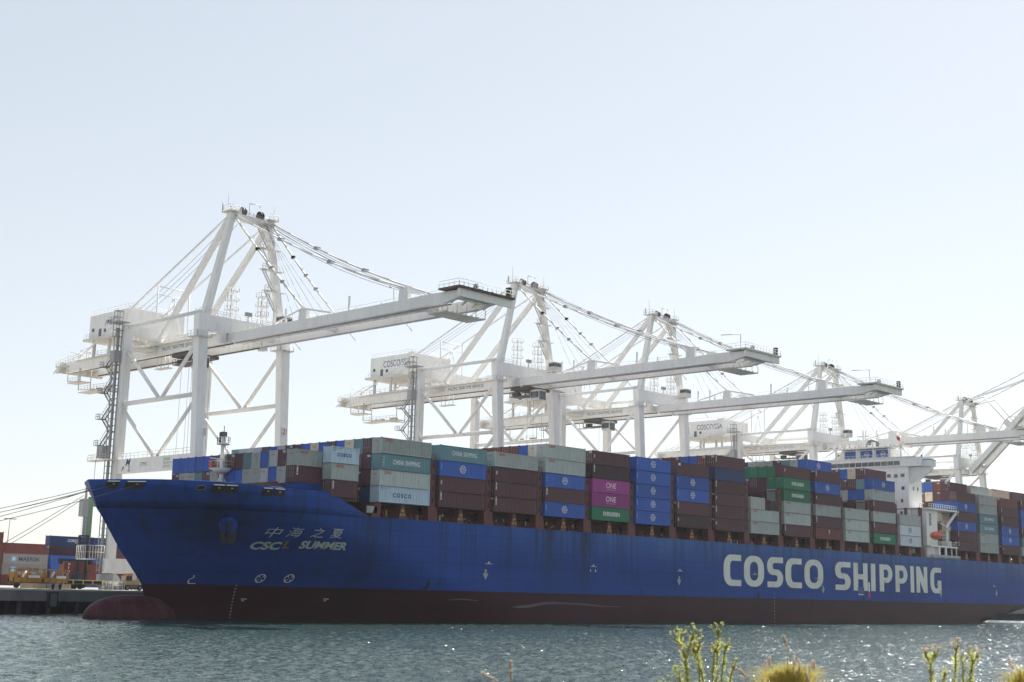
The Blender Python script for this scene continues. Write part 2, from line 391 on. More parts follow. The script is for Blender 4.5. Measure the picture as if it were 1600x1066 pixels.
shell(lambda X, s: 5.9+12.1*s, 14, 'topside', HBLUE)
up_ = shell(zsheer, 3, 'bulwark', HBLUE)
so_ = up_.modifiers.new('thickness', 'SOLIDIFY'); so_.thickness = .18; so_.offset = -1
shell(lambda X, s: -6+11.9*s, 9, 'boot_top', HRED)
MB().add([(286.9, 22.8-hb(286, z)*1., z) for z in (14.1, 18.3)] + [(286.9, 22.8+hb(286, z)*1., z) for z in (18.3, 14.1)], [(0, 1, 2, 3)]).build('transom', HBLUE, ship)
# bulb
me = bpy.data.meshes.new('bulbous_bow'); bm = bmesh.new(); bmesh.ops.create_uvsphere(bm, u_segments=40, v_segments=24, radius=1)
for v in bm.verts:
    x, y, z = v.co; f = 1.0
    sx = math.copysign(abs(x)**.85, x); v.co = Vector((-33.6 + sx*8.7, 22.8 + y*3.7, .2 + z*3.75*(1 if z > 0 else 1.6)))
bm.to_mesh(me); bm.free(); me.polygons.foreach_set('use_smooth', [True]*len(me.polygons))
def bulb_mat():
    m = hull_mat('bulb_antifouling', (.070, .020, .028), (.09, .045, .05), (.13, .085, .09), 4.5, 0); return m
link('bulbous_bow', me, bulb_mat(), ship)
# decks
dk = MB()
dx = [x for x in XS if x >= -2.5]
for a, b in zip(dx, dx[1:]):
    dk.add([(a, 22.8-hb(a, 18)+.25, 18.05), (b, 22.8-hb(b, 18)+.25, 18.05), (b, 22.8+hb(b, 18)-.25, 18.05), (a, 22.8+hb(a, 18)-.25, 18.05)], [(0, 1, 2, 3)])
dk.build('main_deck', LASHD, ship, fix=False)
dk = MB(); dx = [x for x in XS if -44 < x <= -2.5]
for a, b in zip(dx, dx[1:]):
    dk.add([(a, 22.8-hb(a, 20.6)+.25, 20.5), (b, 22.8-hb(b, 20.6)+.25, 20.5), (b, 22.8+hb(b, 20.6)-.25, 20.5), (a, 22.8+hb(a, 20.6)-.25, 20.5)], [(0, 1, 2, 3)])
dk.box(-2.6, -2.4, .3, 45.3, 18.0, 20.5)
dk.build('forecastle_deck', LASHD, ship)

def on_hull(name, me_or_poly, m, u0, z0, slope=0., off=.045, sx=1., label=None):
    """wrap a flat print onto the near side of the hull: mesh x runs aft, z runs up; subdivided so that it follows the plating"""
    bm = bmesh.new()
    if isinstance(me_or_poly, bpy.types.Mesh): bm.from_mesh(me_or_poly)
    else:
        for loop in me_or_poly:
            try: bm.faces.new([bm.verts.new((x, 0, z)) for x, z in loop])
            except ValueError: pass
    for _ in range(3):
        es = [e for e in bm.edges if e.calc_length() > 1.2]
        if not es or u0 > 25: break
        bmesh.ops.subdivide_edges(bm, edges=es, cuts=1); bmesh.ops.triangulate(bm, faces=[f for f in bm.faces if len(f.verts) > 4])
    for v in bm.verts:
        X = u0 + v.co.x*sx; z = z0 + v.co.z + slope*v.co.x; v.co = Vector((X, hullY(X, z)-off, z))
    me = bpy.data.meshes.new(name); bmesh.ops.recalc_face_normals(bm, faces=bm.faces); bm.to_mesh(me); bm.free()
    me.materials.append(None)
    return link(name, me, m, ship, label=label)

# block capitals of the company name (outline loops, unit height 1, width w)
def arc(cx, cy, rx, ry, a0, a1, n=6): return [(cx+rx*math.cos(R(a0+(a1-a0)*i/n)), cy+ry*math.sin(R(a0+(a1-a0)*i/n))) for i in range(n+1)]
def ring_band(o, i):  # quad strip between two equally long outlines
    return [[o[k], o[k+1], i[k+1], i[k]] for k in range(len(o)-1)]
def glyph(c, w, t=.21, s=.36):
    tw = s   # stroke width in x
    if c == 'C': 
        o = [(w, 1)]+arc(w*.42, .62, w*.42, .38, 90, 180)+arc(w*.42, .38, w*.42, .38, 180, 270)+[(w, 0)]
        i = [(w, 1-t)]+arc(w*.5, .62, w*.5-tw, .38-t, 90, 180)+arc(w*.5, .38, w*.5-tw, .38-t, 180, 270)+[(w, t)]
        return ring_band(o, i)
    if c == 'O':
        o = arc(w*.42, .62, w*.42, .38, 90, 180)+arc(w*.42, .38, w*.42, .38, 180, 270)+arc(w*.58, .38, w*.42, .38, 270, 360)+arc(w*.58, .62, w*.42, .38, 0, 90)
        i = arc(w*.48, .62, w*.48-tw, .38-t, 90, 180)+arc(w*.48, .38, w*.48-tw, .38-t, 180, 270)+arc(w*.52, .38, w*.48-tw, .38-t, 270, 360)+arc(w*.52, .62, w*.48-tw, .38-t, 0, 90)
        return ring_band(o+[o[0]], i+[i[0]])
    if c == 'S':
        m1, m0 = .5+t/2, .5-t/2
        o = [(w, 1)]+arc(w*.35, .70, w*.35, .30, 90, 180)+arc(w*.35, .69, w*.35, .69-m0, 180, 270)
        i = [(w, 1-t)]+arc(w*.48, .72, w*.48-tw, .28-t, 90, 180)+arc(w*.48, .68, w*.48-tw, max(.02, .68-m1), 180, 270)
        fs = ring_band(o, i)
        fs.append([(w*.35, m0), (w*.48, m1), (w*.60, m1), (w*.52, m0)])
        o = arc(w*.60, .31, w*.40, m1-.31, 90, 0)+arc(w*.60, .31, w*.40, .31, 0, -90)+[(0.02*w, 0)]
        i = arc(w*.52, .32, w*.48-tw, max(.02, m0-.32), 90, 0)+arc(w*.52, .28, w*.48-tw, .28-t, 0, -90)+[(.02*w, t)]
        return fs+ring_band(o, i)
    if c == 'H': return [[(0, 0), (tw, 0), (tw, 1), (0, 1)], [(w-tw, 0), (w, 0), (w, 1), (w-tw, 1)], [(tw, .5-t/2), (w-tw, .5-t/2), (w-tw, .5+t/2), (tw, .5+t/2)]]
    if c == 'I': return [[(0, 0), (tw, 0), (tw, 1), (0, 1)]]
    if c == 'P':
        o = [(tw, 1)]+arc(w*.55, .66, w*.45, .34, 90, 0)+arc(w*.55, .66, w*.45, .34, 0, -90)+[(tw, .32)]
        i = [(tw, 1-t)]+arc(w*.55, .66, w*.45-tw, .34-t, 90, 0)+arc(w*.55, .66, w*.45-tw, .34-t, 0, -90)+[(tw, .32+t)]
        return [[(0, 0), (tw, 0), (tw, 1), (0, 1)]]+ring_band(o, i)
    if c == 'N': return [[(0, 0), (tw, 0), (tw, 1), (0, 1)], [(w-tw, 0), (w, 0), (w, 1), (w-tw, 1)], [(tw, 1), (tw, .45), (w-tw, 0), (w-tw, .55)]]
    if c == 'G':
        o = [(w, 1)]+arc(w*.42, .62, w*.42, .38, 90, 180)+arc(w*.42, .38, w*.42, .38, 180, 270)+[(w, 0)]
        i = [(w, 1-t)]+arc(w*.5, .62, w*.5-tw, .38-t, 90, 180)+arc(w*.5, .38, w*.5-tw, .38-t, 180, 270)+[(w, t)]
        return ring_band(o, i)+[[(w-tw, t), (w, t), (w, .5), (w-tw, .5)]]
HL = 7.15
# (letter, start X, width, stroke width in X) read off the hull
for ch, x0, w_, s_ in (('C', 104.7, 7.1, 2.6), ('O', 112.9, 8.4, 2.5), ('S', 122.6, 7.0, 2.5), ('C', 130.6, 7.4, 2.6), ('O', 139.2, 8.8, 2.5),
                   ('S', 153.7, 8.2, 3.0), ('H', 163.4, 7.7, 2.5), ('I', 172.9, 2.5, 2.5), ('P', 177.7, 7.4, 2.5), ('P', 186.8, 7.2, 2.4), ('I', 195.7, 2.2, 2.2), ('N', 199.3, 6.8, 2.2), ('G', 207.9, 7.0, 2.4)):
    x0 = x0 if x0 < 150 else 153.7+(x0-153.7)*(211.8-153.7)/(214.9-153.7); k = 1 if x0 < 150 else .95
    pts = [[(u*w_*k, v*HL) for u, v in [(a/w_, b) for a, b in lp]] for lp in glyph(ch, w_, .195 if ch in 'CO' else .19, s_)]
    on_hull('company_lettering', pts, HTXT, x0, 8.55 if x0 < 150 else 8.45, slope=-.002)
# ship name
def name_text(s, x0, x1, z, size, m, bold, shear, dz=0., nm='name_lettering'):
    me = text_mesh(s, size, bold=bold, shear=shear).copy()
    w = max(v.co.x for v in me.vertices)-min(v.co.x for v in me.vertices)
    return on_hull(nm, me, m, x0, z, slope=dz, sx=(x1-x0)/w)
NM = mat('name_white', (.52, .55, .55), .6, .25, (.34, .30, .22), sc=(.6, .6, .6)); NMR = mat('name_rusty', (.26, .17, .06), .7, .4)
name_text('CSC', -20.6, -16.2, 12.0, 1.7, NM, .07, -.12, .03)
name_text('L', -16.0, -14.8, 12.3, 1.7, NMR, .07, -.12, .03)
name_text('SUMMER', -13.5, -5.4, 12.4, 1.7, NM, .07, -.12, .0)
for c_, xa in (('中', -20.4), ('海', -17.0), ('之', -13.2), ('夏', -9.8)): name_text(c_, xa, xa+2.2, 14.15+.12*(xa+21)/5, 1.75, NM, .0, .0, .0)
HMK = mat('worn_hull_mark', (.34, .38, .42), .6, .45, sc=(1, 1, 1))
def hshape(name, polys, m, x, z, off=.05): return on_hull(name, polys, m, x, z, off=off)
def circ(r, n=14): return [(r*math.cos(2*math.pi*i/n), r*math.sin(2*math.pi*i/n)) for i in range(n)]
def ringp(r, r_, n=16):
    o = circ(r, n); i = circ(r_, n); o.append(o[0]); i.append(i[0]); return ring_band(o, i)
for x, z in ((-16.2, 7.2), (-11.9, 7.3)):
    hshape('thruster_mark', ringp(.75, .6)+[[(.08, .06), (.5, .38), (.38, .5), (.06, .08)], [(-.08, -.06), (-.5, -.38), (-.38, -.5), (-.06, -.08)], [(-.08, .06), (-.5, .38), (-.38, .5), (-.06, .08)], [(.08, -.06), (.5, -.38), (.38, -.5), (.06, -.08)]], WTXT, x, z)
hshape('bulb_mark', [[(0, 0), (1.1, 0), (1.1, .12), (0, .12)], [(0, .12), (.12, .12), (.0, .7), (-.14, .55)], [(0, .7), (.5, 1.0), (.45, 1.12), (-.1, .75)], [(.4, 1.1), (.55, 1.1), (.35, 1.5), (.25, 1.4)]], WTXT, -26.1, 6.0)
for j in range(11):
    z = .3+j*.55; hshape('draught_mark', [[(0, 0), (.16, 0), (.16, .2), (0, .2)]], HMK, -18.3-.018*j*8/1.6, z)
for x, z in ((-17.6, 3.6), (-4.6, 3.9)): hshape('hull_mark', [[(0, 0), (.9, 0), (.9, .10), (0, .10)], [(.2, -.3), (.6, -.3), (.6, -.2), (.2, -.2)]], WTXT, x, z)
for x, z in ((28.0, 11.0), (58.6, 11.4), (88.1, 11.3), (117.5, 11.3), (145.2, 10.9), (179.5, 10.9), (209.5, 10.9), (246, 11)):
    hshape('tug_mark', [[(-1.0, 0), (1.0, 0), (1.0, .14), (-1.0, .14)], [(-.35, .14), (.35, .14), (.2, .5), (-.2, .5)]], HMK if x not in (145.2, 179.5) else GTXT, x, z)
for x, z in ((27.2, 8.9), (87.8, 9.1), (147.9, 8.3), (211.3, 8.2), (247.5, 8.9)):
    hshape('tug_arrow', [[(-.28, .2), (.28, .2), (.28, 1.1), (-.28, 1.1)], [(-.75, .35), (0, -.9), (.75, .35)]], HMK, x, z)
hshape('frame_mark', [[(0, 0), (.16, 0), (.16, .5), (0, .5)], [(1.6, 0), (1.9, 0), (1.7, .5), (1.5, .5)]], WTXT, 57.6, 10.4)
for j in range(9): hshape('draught_mark', [[(0, 0), (.22, 0), (.22, .25), (0, .25)]], GTXT, 125.6, .4+j*.8)
hshape('pilot_ladder_mark', [[(0, 0), (.85, 0), (.85, 2.4), (0, 2.4)]], WTXT, 170.4, 8.3, .08); hshape('pilot_ladder_mark', [[(0, 0), (.85, 0), (.85, 1.7), (0, 1.7)]], RTXT, 170.4, 6.6, .08)
# pilot door recess in the H, with scuffed paint beneath
MB().box(165.0, 168.2, -.07, .2, 7.3, 9.4).build('pilot_door', mat('pilot_door_blue', (.05, .10, .24), .6, .4), ship)
MB().box(165.2, 167.8, -.10, -.071, 7.35, 7.55).build('door_sill', WTXT, ship)
# rust and abrasion scars
def scar(x0, pts, m, zb_): hshape('scrape', [[(a, zc-w/2), (b, zd-w2/2), (b, zd+w2/2), (a, zc+w/2)] for (a, zc, w), (b, zd, w2) in zip(pts, pts[1:])], m, x0, zb_, .03)
SCR = mat('scraped_paint', (.105, .080, .088), .7, .6, (.09, .04, .045), sc=(1.5, 1.5, 2.5), nscale=2)
scar(34.7, [(0, 0, .1), (2, .05, .5), (5, .25, .55), (9, .8, .5), (12, .9, .45), (16, .85, .3), (22, .7, .35), (27, .4, .15), (33, .35, .1)], SCR, 3.1)
scar(18.5, [(0, 0, .08), (3, .2, .25), (7, 0, .1)], SCR, 4.2)
DK = mat('soot_scar', (.012, .016, .022), .7, .5, nscale=2)
for x, z, h_, w_ in ((12.6, 5.6, 2.3, .5), (15.2, 6.9, 1.3, .3), (74.4, 5.6, 2.2, .25), (118.3, 5.0, 3.0, .7), (213.4, 5.0, 2.8, .7), (166.2, 3.6, 3.6, 1.8), (240, 5.3, 1.2, .6)):
    hshape('scuff', [[(0, 0), (w_, 0), (w_*1.6, h_*.6), (w_*.9, h_)]], DK, x, z, .028)

# openings, anchor, chocks along the forecastle
def rect(w, h, n=3): return [[(w*i/n, 0), (w*(i+1)/n, 0), (w*(i+1)/n, h), (w*i/n, h)] for i in range(n)]
for x0, x1, z0, z1 in ((-41.8, -40.9, 21.15, 22.2), (-40.1, -38.6, 21.1, 22.15), (-31.3, -30.0, 20.75, 21.85), (-29.7, -28.3, 20.75, 21.85), (-24.2, -22.8, 20.6, 21.7), (-22.2, -20.6, 20.6, 21.7)):
    md = on_hull('fairlead', rect(x1-x0, z1-z0), BLACK, x0, z0, off=.05)
    P_ = lambda X, z, o: Vector((X, hullY(X, z)-o, z))
    fr = MB(); fr.beam(P_(x0-.05, z1+.02, .16), P_(x1+.05, z1+.02, .16), .26, .16); fr.build('fairlead_lip', WTXT, md)
    fr = MB(); fr.beam(P_(x0-.06, z0, .12), P_(x0-.06, z1, .12), .12, .12); fr.beam(P_(x1+.06, z0, .12), P_(x1+.06, z1, .12), .12, .12); fr.beam(P_(x0, z0-.02, .12), P_(x1, z0-.02, .12), .12, .12); fr.build('fairlead_frame', BLACK, md)
    rl = MB()
    rl.box(x0+.5*(x1-x0)-.18, x0+.5*(x1-x0)+.18, hullY(x0+.5*(x1-x0), z1)-.22, hullY(x0+.5*(x1-x0), z1)-.1, z0+.55, z0+.72)
    rl.build('roller', GREY, md, kind='stuff')
ov = MB(); 
for i in range(16):
    t0, t1 = 2*math.pi*i/16, 2*math.pi*(i+1)/16
    X0, Z0, X1, Z1 = -32.6+.55*math.cos(t0), 21.35+.36*math.sin(t0), -32.6+.55*math.cos(t1), 21.35+.36*math.sin(t1)
    ov.tube((X0, hullY(X0, Z0)-.08, Z0), (X1, hullY(X1, Z1)-.08, Z1), .1, 6)
o_ = ov.build('panama_chock', DGREY, ship); on_hull('chock_mouth', [circ(.45, 14)], BLACK, -32.6, 21.35, off=.04)
AR = mat('anchor_rust', (.018, .014, .012), .8, .4, (.04, .025, .02))
# anchor in its bell-mouthed bolster
ax, az = -26.1, 15.9; ay = hullY(ax, az)
nrm = Vector((-.52, -.80, -.28)).normalized()
bl = MB(); bl.tube(Vector((ax, ay, az))-nrm*.9, Vector((ax, ay, az))+nrm*1.6, 1.75, 22, 1.4); bl.build('anchor_bolster', HBLUE, ship)
an = thing('ship_anchor', 'rusty stockless anchor housed in the bow bolster under the forecastle', 'anchor', (ax, ay, az-1.2))
c0 = nrm*1.9
bx = Vector((.86, -.42, 0))
am = MB(); am.beam(c0+Vector((0, 0, 1.9)), c0+Vector((0, 0, -1.3)), .42, .5); am.build('shank', AR, an)
am = MB(); am.beam(c0-bx*1.0+Vector((0, 0, -1.1)), c0+bx*1.0+Vector((0, 0, -1.1)), .75, .8)
am.build('crown', AR, an)
for sgn in (-1, 1):
    MB().beam(c0+bx*sgn*.85+Vector((0, 0, -1.0)), c0+bx*sgn*1.25+nrm*.3+Vector((0, 0, .7)), .8, .7, .2, .16).build('fluke', AR, an)

# fore mast
ms = thing('foremast', 'white foremast with radar platform and lookout standing on the forecastle', 'mast', (-17.5, 22.8, 20.5))
MB().tube((0, 0, 0), (0, 0, 11.6), .5, 12, .4).build('pole', SHIPW, ms)
for sx in (-2.4, 2.4): MB().beam((sx, -sx*.4, 0), (0, 0, 4.9), .22).build('stay', SHIPW, ms)
MB().tube((0, 0, 4.9), (0, 0, 5.9), .6, 14, 2.4).build('platform', SHIPW, ms)
MB().rail([(2.35*math.cos(R(a)), 2.35*math.sin(R(a)), 5.9) for a in range(0, 361, 30)], 1.2, 1.2, .05).build('railing', SHIPW, ms, kind='stuff')
MB().tube((0, 0, 10.2), (0, 0, 10.45), 1.2, 12).build('top_platform', SHIPW, ms)
MB().rail([(1.15*math.cos(R(a)), 1.15*math.sin(R(a)), 10.45) for a in range(0, 361, 40)], 1.1, .8, .04).build('top_railing', SHIPW, ms, kind='stuff')
MB().box(-.45, .45, -.35, .35, 11.6, 12.5).tube((0, 0, 12.5), (0, 0, 13.6), .07, 6).tube((-.6, .3, 10.4), (-.6, .3, 12.4), .16, 8).build('light_head', DGREY, ms)
MB().tube((-1.5, -.8, 5.9), (-1.5, -.8, 7.4), .12, 6).box(-3.1, .1, -.95, -.65, 7.4, 7.6).box(-1.75, -1.25, -1.1, -.5, 6.9, 7.3).build('radar', SHIPW, ms)
MB().box(-2.5, -2.1, -.5, .5, 5.95, 7.0).build('fog_horn', mat('horn_red', (.5, .08, .06), .5, .1), ms)
ld = MB()
for i in range(28): ld.tube((.75, -.3, .3+i*.35), (.75, .3, .3+i*.35), .03, 4)
ld.tube((.75, -.3, 0), (.75, -.3, 10.2), .04, 4).tube((.75, .3, 0), (.75, .3, 10.2), .04, 4); ld.build('ladder', SHIPW, ms, kind='stuff')
for k, (x, y, s_) in enumerate(((-24, 14, 1.1), (-21.5, 14.5, .8), (-28.5, 18, .8))):
    wn = thing('mooring_winch', ['red mooring winch on the forecastle left of the foremast', 'small red winch beside the foremast foot', 'red winch drum near the bow rail'][k], 'winch', (x, y, 20.5))
    MB().tube((-s_, 0, 1.0), (s_, 0, 1.0), .75*s_, 14).build('drum', LASH, wn); MB().tube((-s_-.1, 0, 1.0), (-s_+.05, 0, 1.0), 1.05*s_, 16).tube((s_-.05, 0, 1.0), (s_+.1, 0, 1.0), 1.05*s_, 16).build('flange', LASH, wn)
    MB().box(-s_-.5, s_+.5, -.9, .9, 0, .3).build('bed', LASHD, wn)
# breakwater on the forecastle and blue coaming
bw = MB()
bw.prism([(-28, 20.5), (-28, 21.1), (-20.0, 23.25), (-19.6, 23.25), (-15, 20.6), (-15, 20.5)], 'y', 3.4, 3.7)
bw.box(-20, -19.7, 3.7, 42, 20.5, 23.2); bw.build('breakwater', LASH, ship)
MB().box(-16.7, -5.0, 2.3, 2.6, 20.5, 23.28).box(-16.7, -16.4, 2.6, 41, 20.5, 23.25).build('forward_coaming', HBLUE, ship)

ZB, H, P = 21.03, 2.8825, 14.5
AFT = [223.3, 238.1, 253.1, 267.8]
BX = [k*P for k in range(14)] + AFT
# lashing bridges, pedestals, coamings
fit_m = MB(); 
for k, x in enumerate(BX):
    zt = 29.4 if k <= 4 else 32.2
    g0, g1 = x+12.25, x+P-.05
    if k == 13: g1 = x+12.25+2.25
    lb = MB(); lb.prism([(g0+.05, 18.1), (g1+.35, 18.1), (g1-.05, 20.95), (g0-.1, 20.95)], 'y', .35, 2.0)
    lb.box(g0+.55, g1-.45, .5, 1.1, 20.96, zt)
    for lv in (20.9, 23.8, 26.7, 29.3) if zt < 30 else (20.9, 23.8, 26.7, 29.3, 32.): lb.box(g0+.6, g1-.5, 1.1, 44.5, lv-.18, lv)
    for yy in range(5, 45, 5): lb.box(g0+.7, g1-.6, yy, yy+.4, 18.1, zt)
    b_ = lb.build('lashing_bridge', LASH, ship)
    sl_ = MB()
    z = 21.6
    while z < zt-1.2: sl_.prism([(g0+.95, z), (g1-.85, z), (g1-.85, z+1.0), (g0+.95, z+1.0)], 'y', .47, .52); z += 2.15
    sl_.build('lightening_hole', BLACK, b_, kind='stuff')
    rr = MB().rail([(g0+.6, .55, zt), (g1-.5, .55, zt)], 1.1, .8, .05); rr.build('bridge_railing', RUST if k % 2 else LASH, b_)
    mid = x+6.1
    pd = MB().prism([(mid-.95, 18.1), (mid+.95, 18.1), (mid+.35, 20.9), (mid-.35, 20.9)], 'y', .4, 1.9); po = pd.build('stack_pedestal', LASH, ship)
    put_text('bay_number', '%02d' % (4*k+6), .75, YTXT, po, (mid, .385, 19.55), align='CENTER', bold=.015)
    put_text('bay_number', '%02d %02d' % (4*k+5, 4*k+7), .6, YTXT, po, (mid, .385, 18.85), align='CENTER', bold=.015)
    if k == 0: MB().prism([(-1.2, 18.1), (.9, 18.1), (.9, 20.95), (-.3, 20.95)], 'y', .4, 2.).build('stack_pedestal', LASH, ship)
    cm = MB().box(x-.2, x+12.4, 3.2, 3.5, 18.05, 20.5); cm.box(x, x+12.2, 2.6, 44.8, 20.5, 20.95)
    cm.build('hatch_coaming', LASHD, ship)
    cx = MB(); rnd = random.Random(k)
    for j in range(11):
        xx = x+.4+j*1.1+rnd.random()*.4
        if abs(xx-mid) < 1: continue
        cx.tube((xx, 3.0, 18.1), (xx, 3.0, 20.3), .05+.05*rnd.random(), 5)
        if rnd.random() < .6:
            hh = .4+rnd.random()*1.1; cx.box(xx, xx+.5+rnd.random()*.5, 2.2, 2.9, 18.1, 18.1+hh)
    cx.tube((x, 2.9, 19.6), (x+12.2, 2.9, 19.6), .08, 5); cx.tube((x, 2.9, 20.1), (x+12.2, 2.9, 20.1), .06, 5)
    cx.build('deck_fittings', LASH, ship, kind='stuff')
    cy = MB()
    for j in range(5):
        xx = x+.8+rnd.random()*11; cy.box(xx, xx+.22, 1.9, 2.1, 18.2+rnd.random()*1.2, 18.5+rnd.random()*1.5)
    cy.build('deck_valves', (YTXT, WTXT, GREY)[k % 3], ship, kind='stuff')
    MB().rail([(x+.2, .45, 18.1), (g0, .45, 18.1)], 1.05, 1.6, .035).build('deck_railing', LASH, ship, kind='stuff')
MB().rail([(-10.5, 3.0, 20.5), (-3, 2.0, 20.5)], 1.0, 1.5).build('deck_railing', LASH, ship, kind='stuff')
pf = MB().box(-2.4, 0.1, .4, .6, 19.0, 20.2); pf.build('light_box', GREY, ship)

# superstructure
hs = MB().box(205, 213, 5.7, 39.9, 18.1, 44.3).build('superstructure', SHIPW, ship)
MB().box(204.4, 212, 1.2, 44.4, 44.3, 46.9).build('bridge_house', SHIPW, hs)
bwid = MB()
for i in range(22):
    y = 3.2+i*1.8
    bwid.box(204.25, 204.42, y, y+1.45, 44.75, 45.95)
for i in range(22):
    y = 11.6+i*1.15*1.5
wn = [MB().box(204.22, 204.42, 8.0+i*2.05, 9.75+i*2.05, 44.75, 45.95).build('window', GLASS, hs) for i in range(15)]
MB().box(204.0, 212.4, 3.0, 42.6, 46.9, 47.15).build('bridge_roof', SHIPW, hs)
# bridge wing with its sloped bracket
wg = MB(); wg.box(205.2, 209, -.9, 1.2, 44.2, 46.0); wg.prism([(-.9, 44.2), (5.7, 44.2), (5.7, 39.4), (4.6, 39.4), (-.9, 43.2)], 'x', 206.2, 207.4)
wg.build('bridge_wing', SHIPW, hs)
MB().box(205.0, 209.2, -1.0, 1.2, 46.0, 46.12).build('wing_cap', SKYB, hs)
for y, z, w in ((11.8, 41.8, 1.0), (9.6, 41.7, 1.0), (7.45, 41.8, 1.0), (7.4, 38.1, .8), (7.8, 34.5, .5), (8.1, 31.0, .5), (14, 41.8, 1.0), (16.2, 41.8, 1.0)):
    f_ = MB().box(204.93, 204.99, y-w/2-.12, y+w/2+.12, z-.52, z+.52).build('window', GREY, hs); MB().box(204.88, 204.94, y-w/2, y+w/2, z-.4, z+.4).build('pane', GLASS, f_)
for x, z in ((207.9, 38.1), (210.5, 38.1)):
    f_ = MB().box(x-.4, x+.4, 5.62, 5.69, z-.55, z+.55).build('window', GREY, hs); MB().box(x-.28, x+.28, 5.57, 5.63, z-.42, z+.42).build('pane', GLASS, f_)
MB().rail([(205.1, 1.2, 46.95), (205.1, 44, 46.95)], 1.1, 1.6, .05).rail([(205.1, 1.2, 46.95), (212, 1.2, 46.95)], 1.1, 1.5, .05).build('bridge_railing', SHIPW, hs, kind='stuff')
MB().tube((205.4, 1.6, 46.1), (205.4, 1.6, 47.4), .25, 8).build('wing_searchlight', BLACK, hs)
# monkey island: blue panelled casing, posts, antenna platform, dome
mk = MB().box(207.2, 212, 12.4, 28.5, 47.15, 50.0).build('casing', SHIPW, ship)
for y0, y1 in ((23.4, 27.3), (17.8, 22.0), (12.6, 16.8)): MB().box(207.05, 207.19, y0, y1, 47.4, 49.7).build('panel', SKYB, mk)
for yy in (19.9, 14.6):
    rg = MB(); pts = [(207.0, yy-.75*math.cos(R(a)), 48.5+.75*math.sin(R(a))) for a in range(0, 361, 30)]; rg.path(pts, .09, 5); rg.box(206.93, 207.0, yy-.8, yy+.8, 48.35, 48.65); rg.build('funnel_emblem', WTXT, mk)
for y in (29.5, 22.7, 17.2, 12.2, 8.5): MB().tube((206.0, y, 47.1), (206.0, y, 50.3), .22, 8).build('pillar', SHIPW, mk)
MB().beam((206, 29.5, 50.3), (206, 35, 47.2), .3).beam((206, 8.5, 50.3), (206, 5, 47.2), .3).build('brace', SHIPW, mk)
MB().box(205.4, 211.5, 7.5, 32, 50.2, 50.6).build('radar_deck', SHIPW, mk)
MB().rail([(205.5, 7.6, 50.6), (205.5, 31.9, 50.6)], 1.1, 1.2, .05).build('railing', SHIPW, mk, kind='stuff')
gm = MB(); rnd = random.Random(5)
for i in range(16):
    y = 8+i*1.5+rnd.random()*.6; h_ = .6+rnd.random()*1.2; gm.box(206.5+rnd.random(), 207.4+rnd.random(), y, y+.3+rnd.random()*.7, 50.6, 50.6+h_)
gm.build('antenna_equipment', WH2, mk, kind='stuff')
fm = bpy.data.meshes.new('dome'); bm = bmesh.new(); bmesh.ops.create_uvsphere(bm, u_segments=20, v_segments=12, radius=2.1)
bm.to_mesh(fm); bm.free(); fm.polygons.foreach_set('use_smooth', [True]*len(fm.polygons))
link('exhaust_hood', fm, DGREY, mk, (211.5, 20.2, 51.6))
mm_ = MB().tube((208, 21.5, 50.6), (208, 21.5, 56), .22, 8).box(207.9, 208.1, 19.5, 23.5, 54.0, 54.3).box(207.9, 208.1, 20.3, 22.7, 52.6, 52.8).tube((208, 27.5, 50.6), (208, 27.5, 55.5), .15, 6).box(207.9, 208.1, 26.3, 28.7, 53.6, 53.8).tube((208, 10.2, 50.6), (208, 10.2, 54), .1, 6)
mm_.build('radar_mast', SHIPW, mk)
fl = thing('flag', 'small red courtesy flag flying beside the bridge top', 'flag', (206, 9.6, 50.6))
MB().tube((0, 0, 0), (0, 0, 3.0), .05, 5).build('staff', SHIPW, fl)
MB().add([(0, 0, 2.9), (0, -.6, 2.7), (.1, -1.1, 2.2), (0, -1.0, 1.2), (-.05, -.5, 1.5), (0, 0, 1.9)], [(0, 1, 4, 5), (1, 2, 3, 4)]).build('cloth', mat('flag_red', (.55, .04, .03), .7, .1), fl)
# lifeboat station aft of the house
st_ = MB().box(206.4, 213, 1.2, 5.6, 18.1, 32.0).build('boat_deck_house', SHIPW, ship)
MB().box(206.0, 224.4, 0.0, 5.6, 32.0, 32.45).build('upper_platform', SHIPW, ship)
MB().beam((223.5, .4, 32), (216.5, .4, 27.2), .55).build('platform_bracket', SHIPW, ship)
MB().rail([(206, .1, 32.45), (224.3, .1, 32.45), (224.3, 5.5, 32.45)], 1.2, 1.4, .06).build('platform_railing', SHIPW, ship, kind='stuff')
MB().box(208.2, 209.2, 1.1, 1.19, 27.5, 31.0).build('window', GLASS, st_)
MB().box(206.2, 223.6, .1, 5.4, 21.5, 21.9).build('boat_platform', SHIPW, ship)
MB().rail([(206.3, .15, 21.9), (223.5, .15, 21.9)], 1.2, 1.3, .06).build('platform_railing', SHIPW, ship, kind='stuff')
for x in (207.5, 211.5, 215.5, 219.5, 222.5): MB().box(x, x+(.9 if x in (211.5, 215.5) else .25), .2, .5, 18.1, 21.5).build('platform_leg', SHIPW, ship)
MB().box(206.6, 224, -.25, .1, 18.6, 19.3).box(206.6, 224, -.25, .1, 18.35, 18.45).build('gangway', GREY, ship)
lbt = thing('lifeboat', 'enclosed orange lifeboat hanging below the white platform behind the bridge', 'boat', (212.2, 1.4, 23.4))
me = bpy.data.meshes.new('lifeboat_hull'); bm = bmesh.new(); bmesh.ops.create_uvsphere(bm, u_segments=24, v_segments=14, radius=1)
for v in bm.verts: v.co = Vector((v.co.x*4.1, v.co.y*1.35*(1-.25*abs(v.co.x)), v.co.z*(1.25 if v.co.z > 0 else 1.15)+1.3))
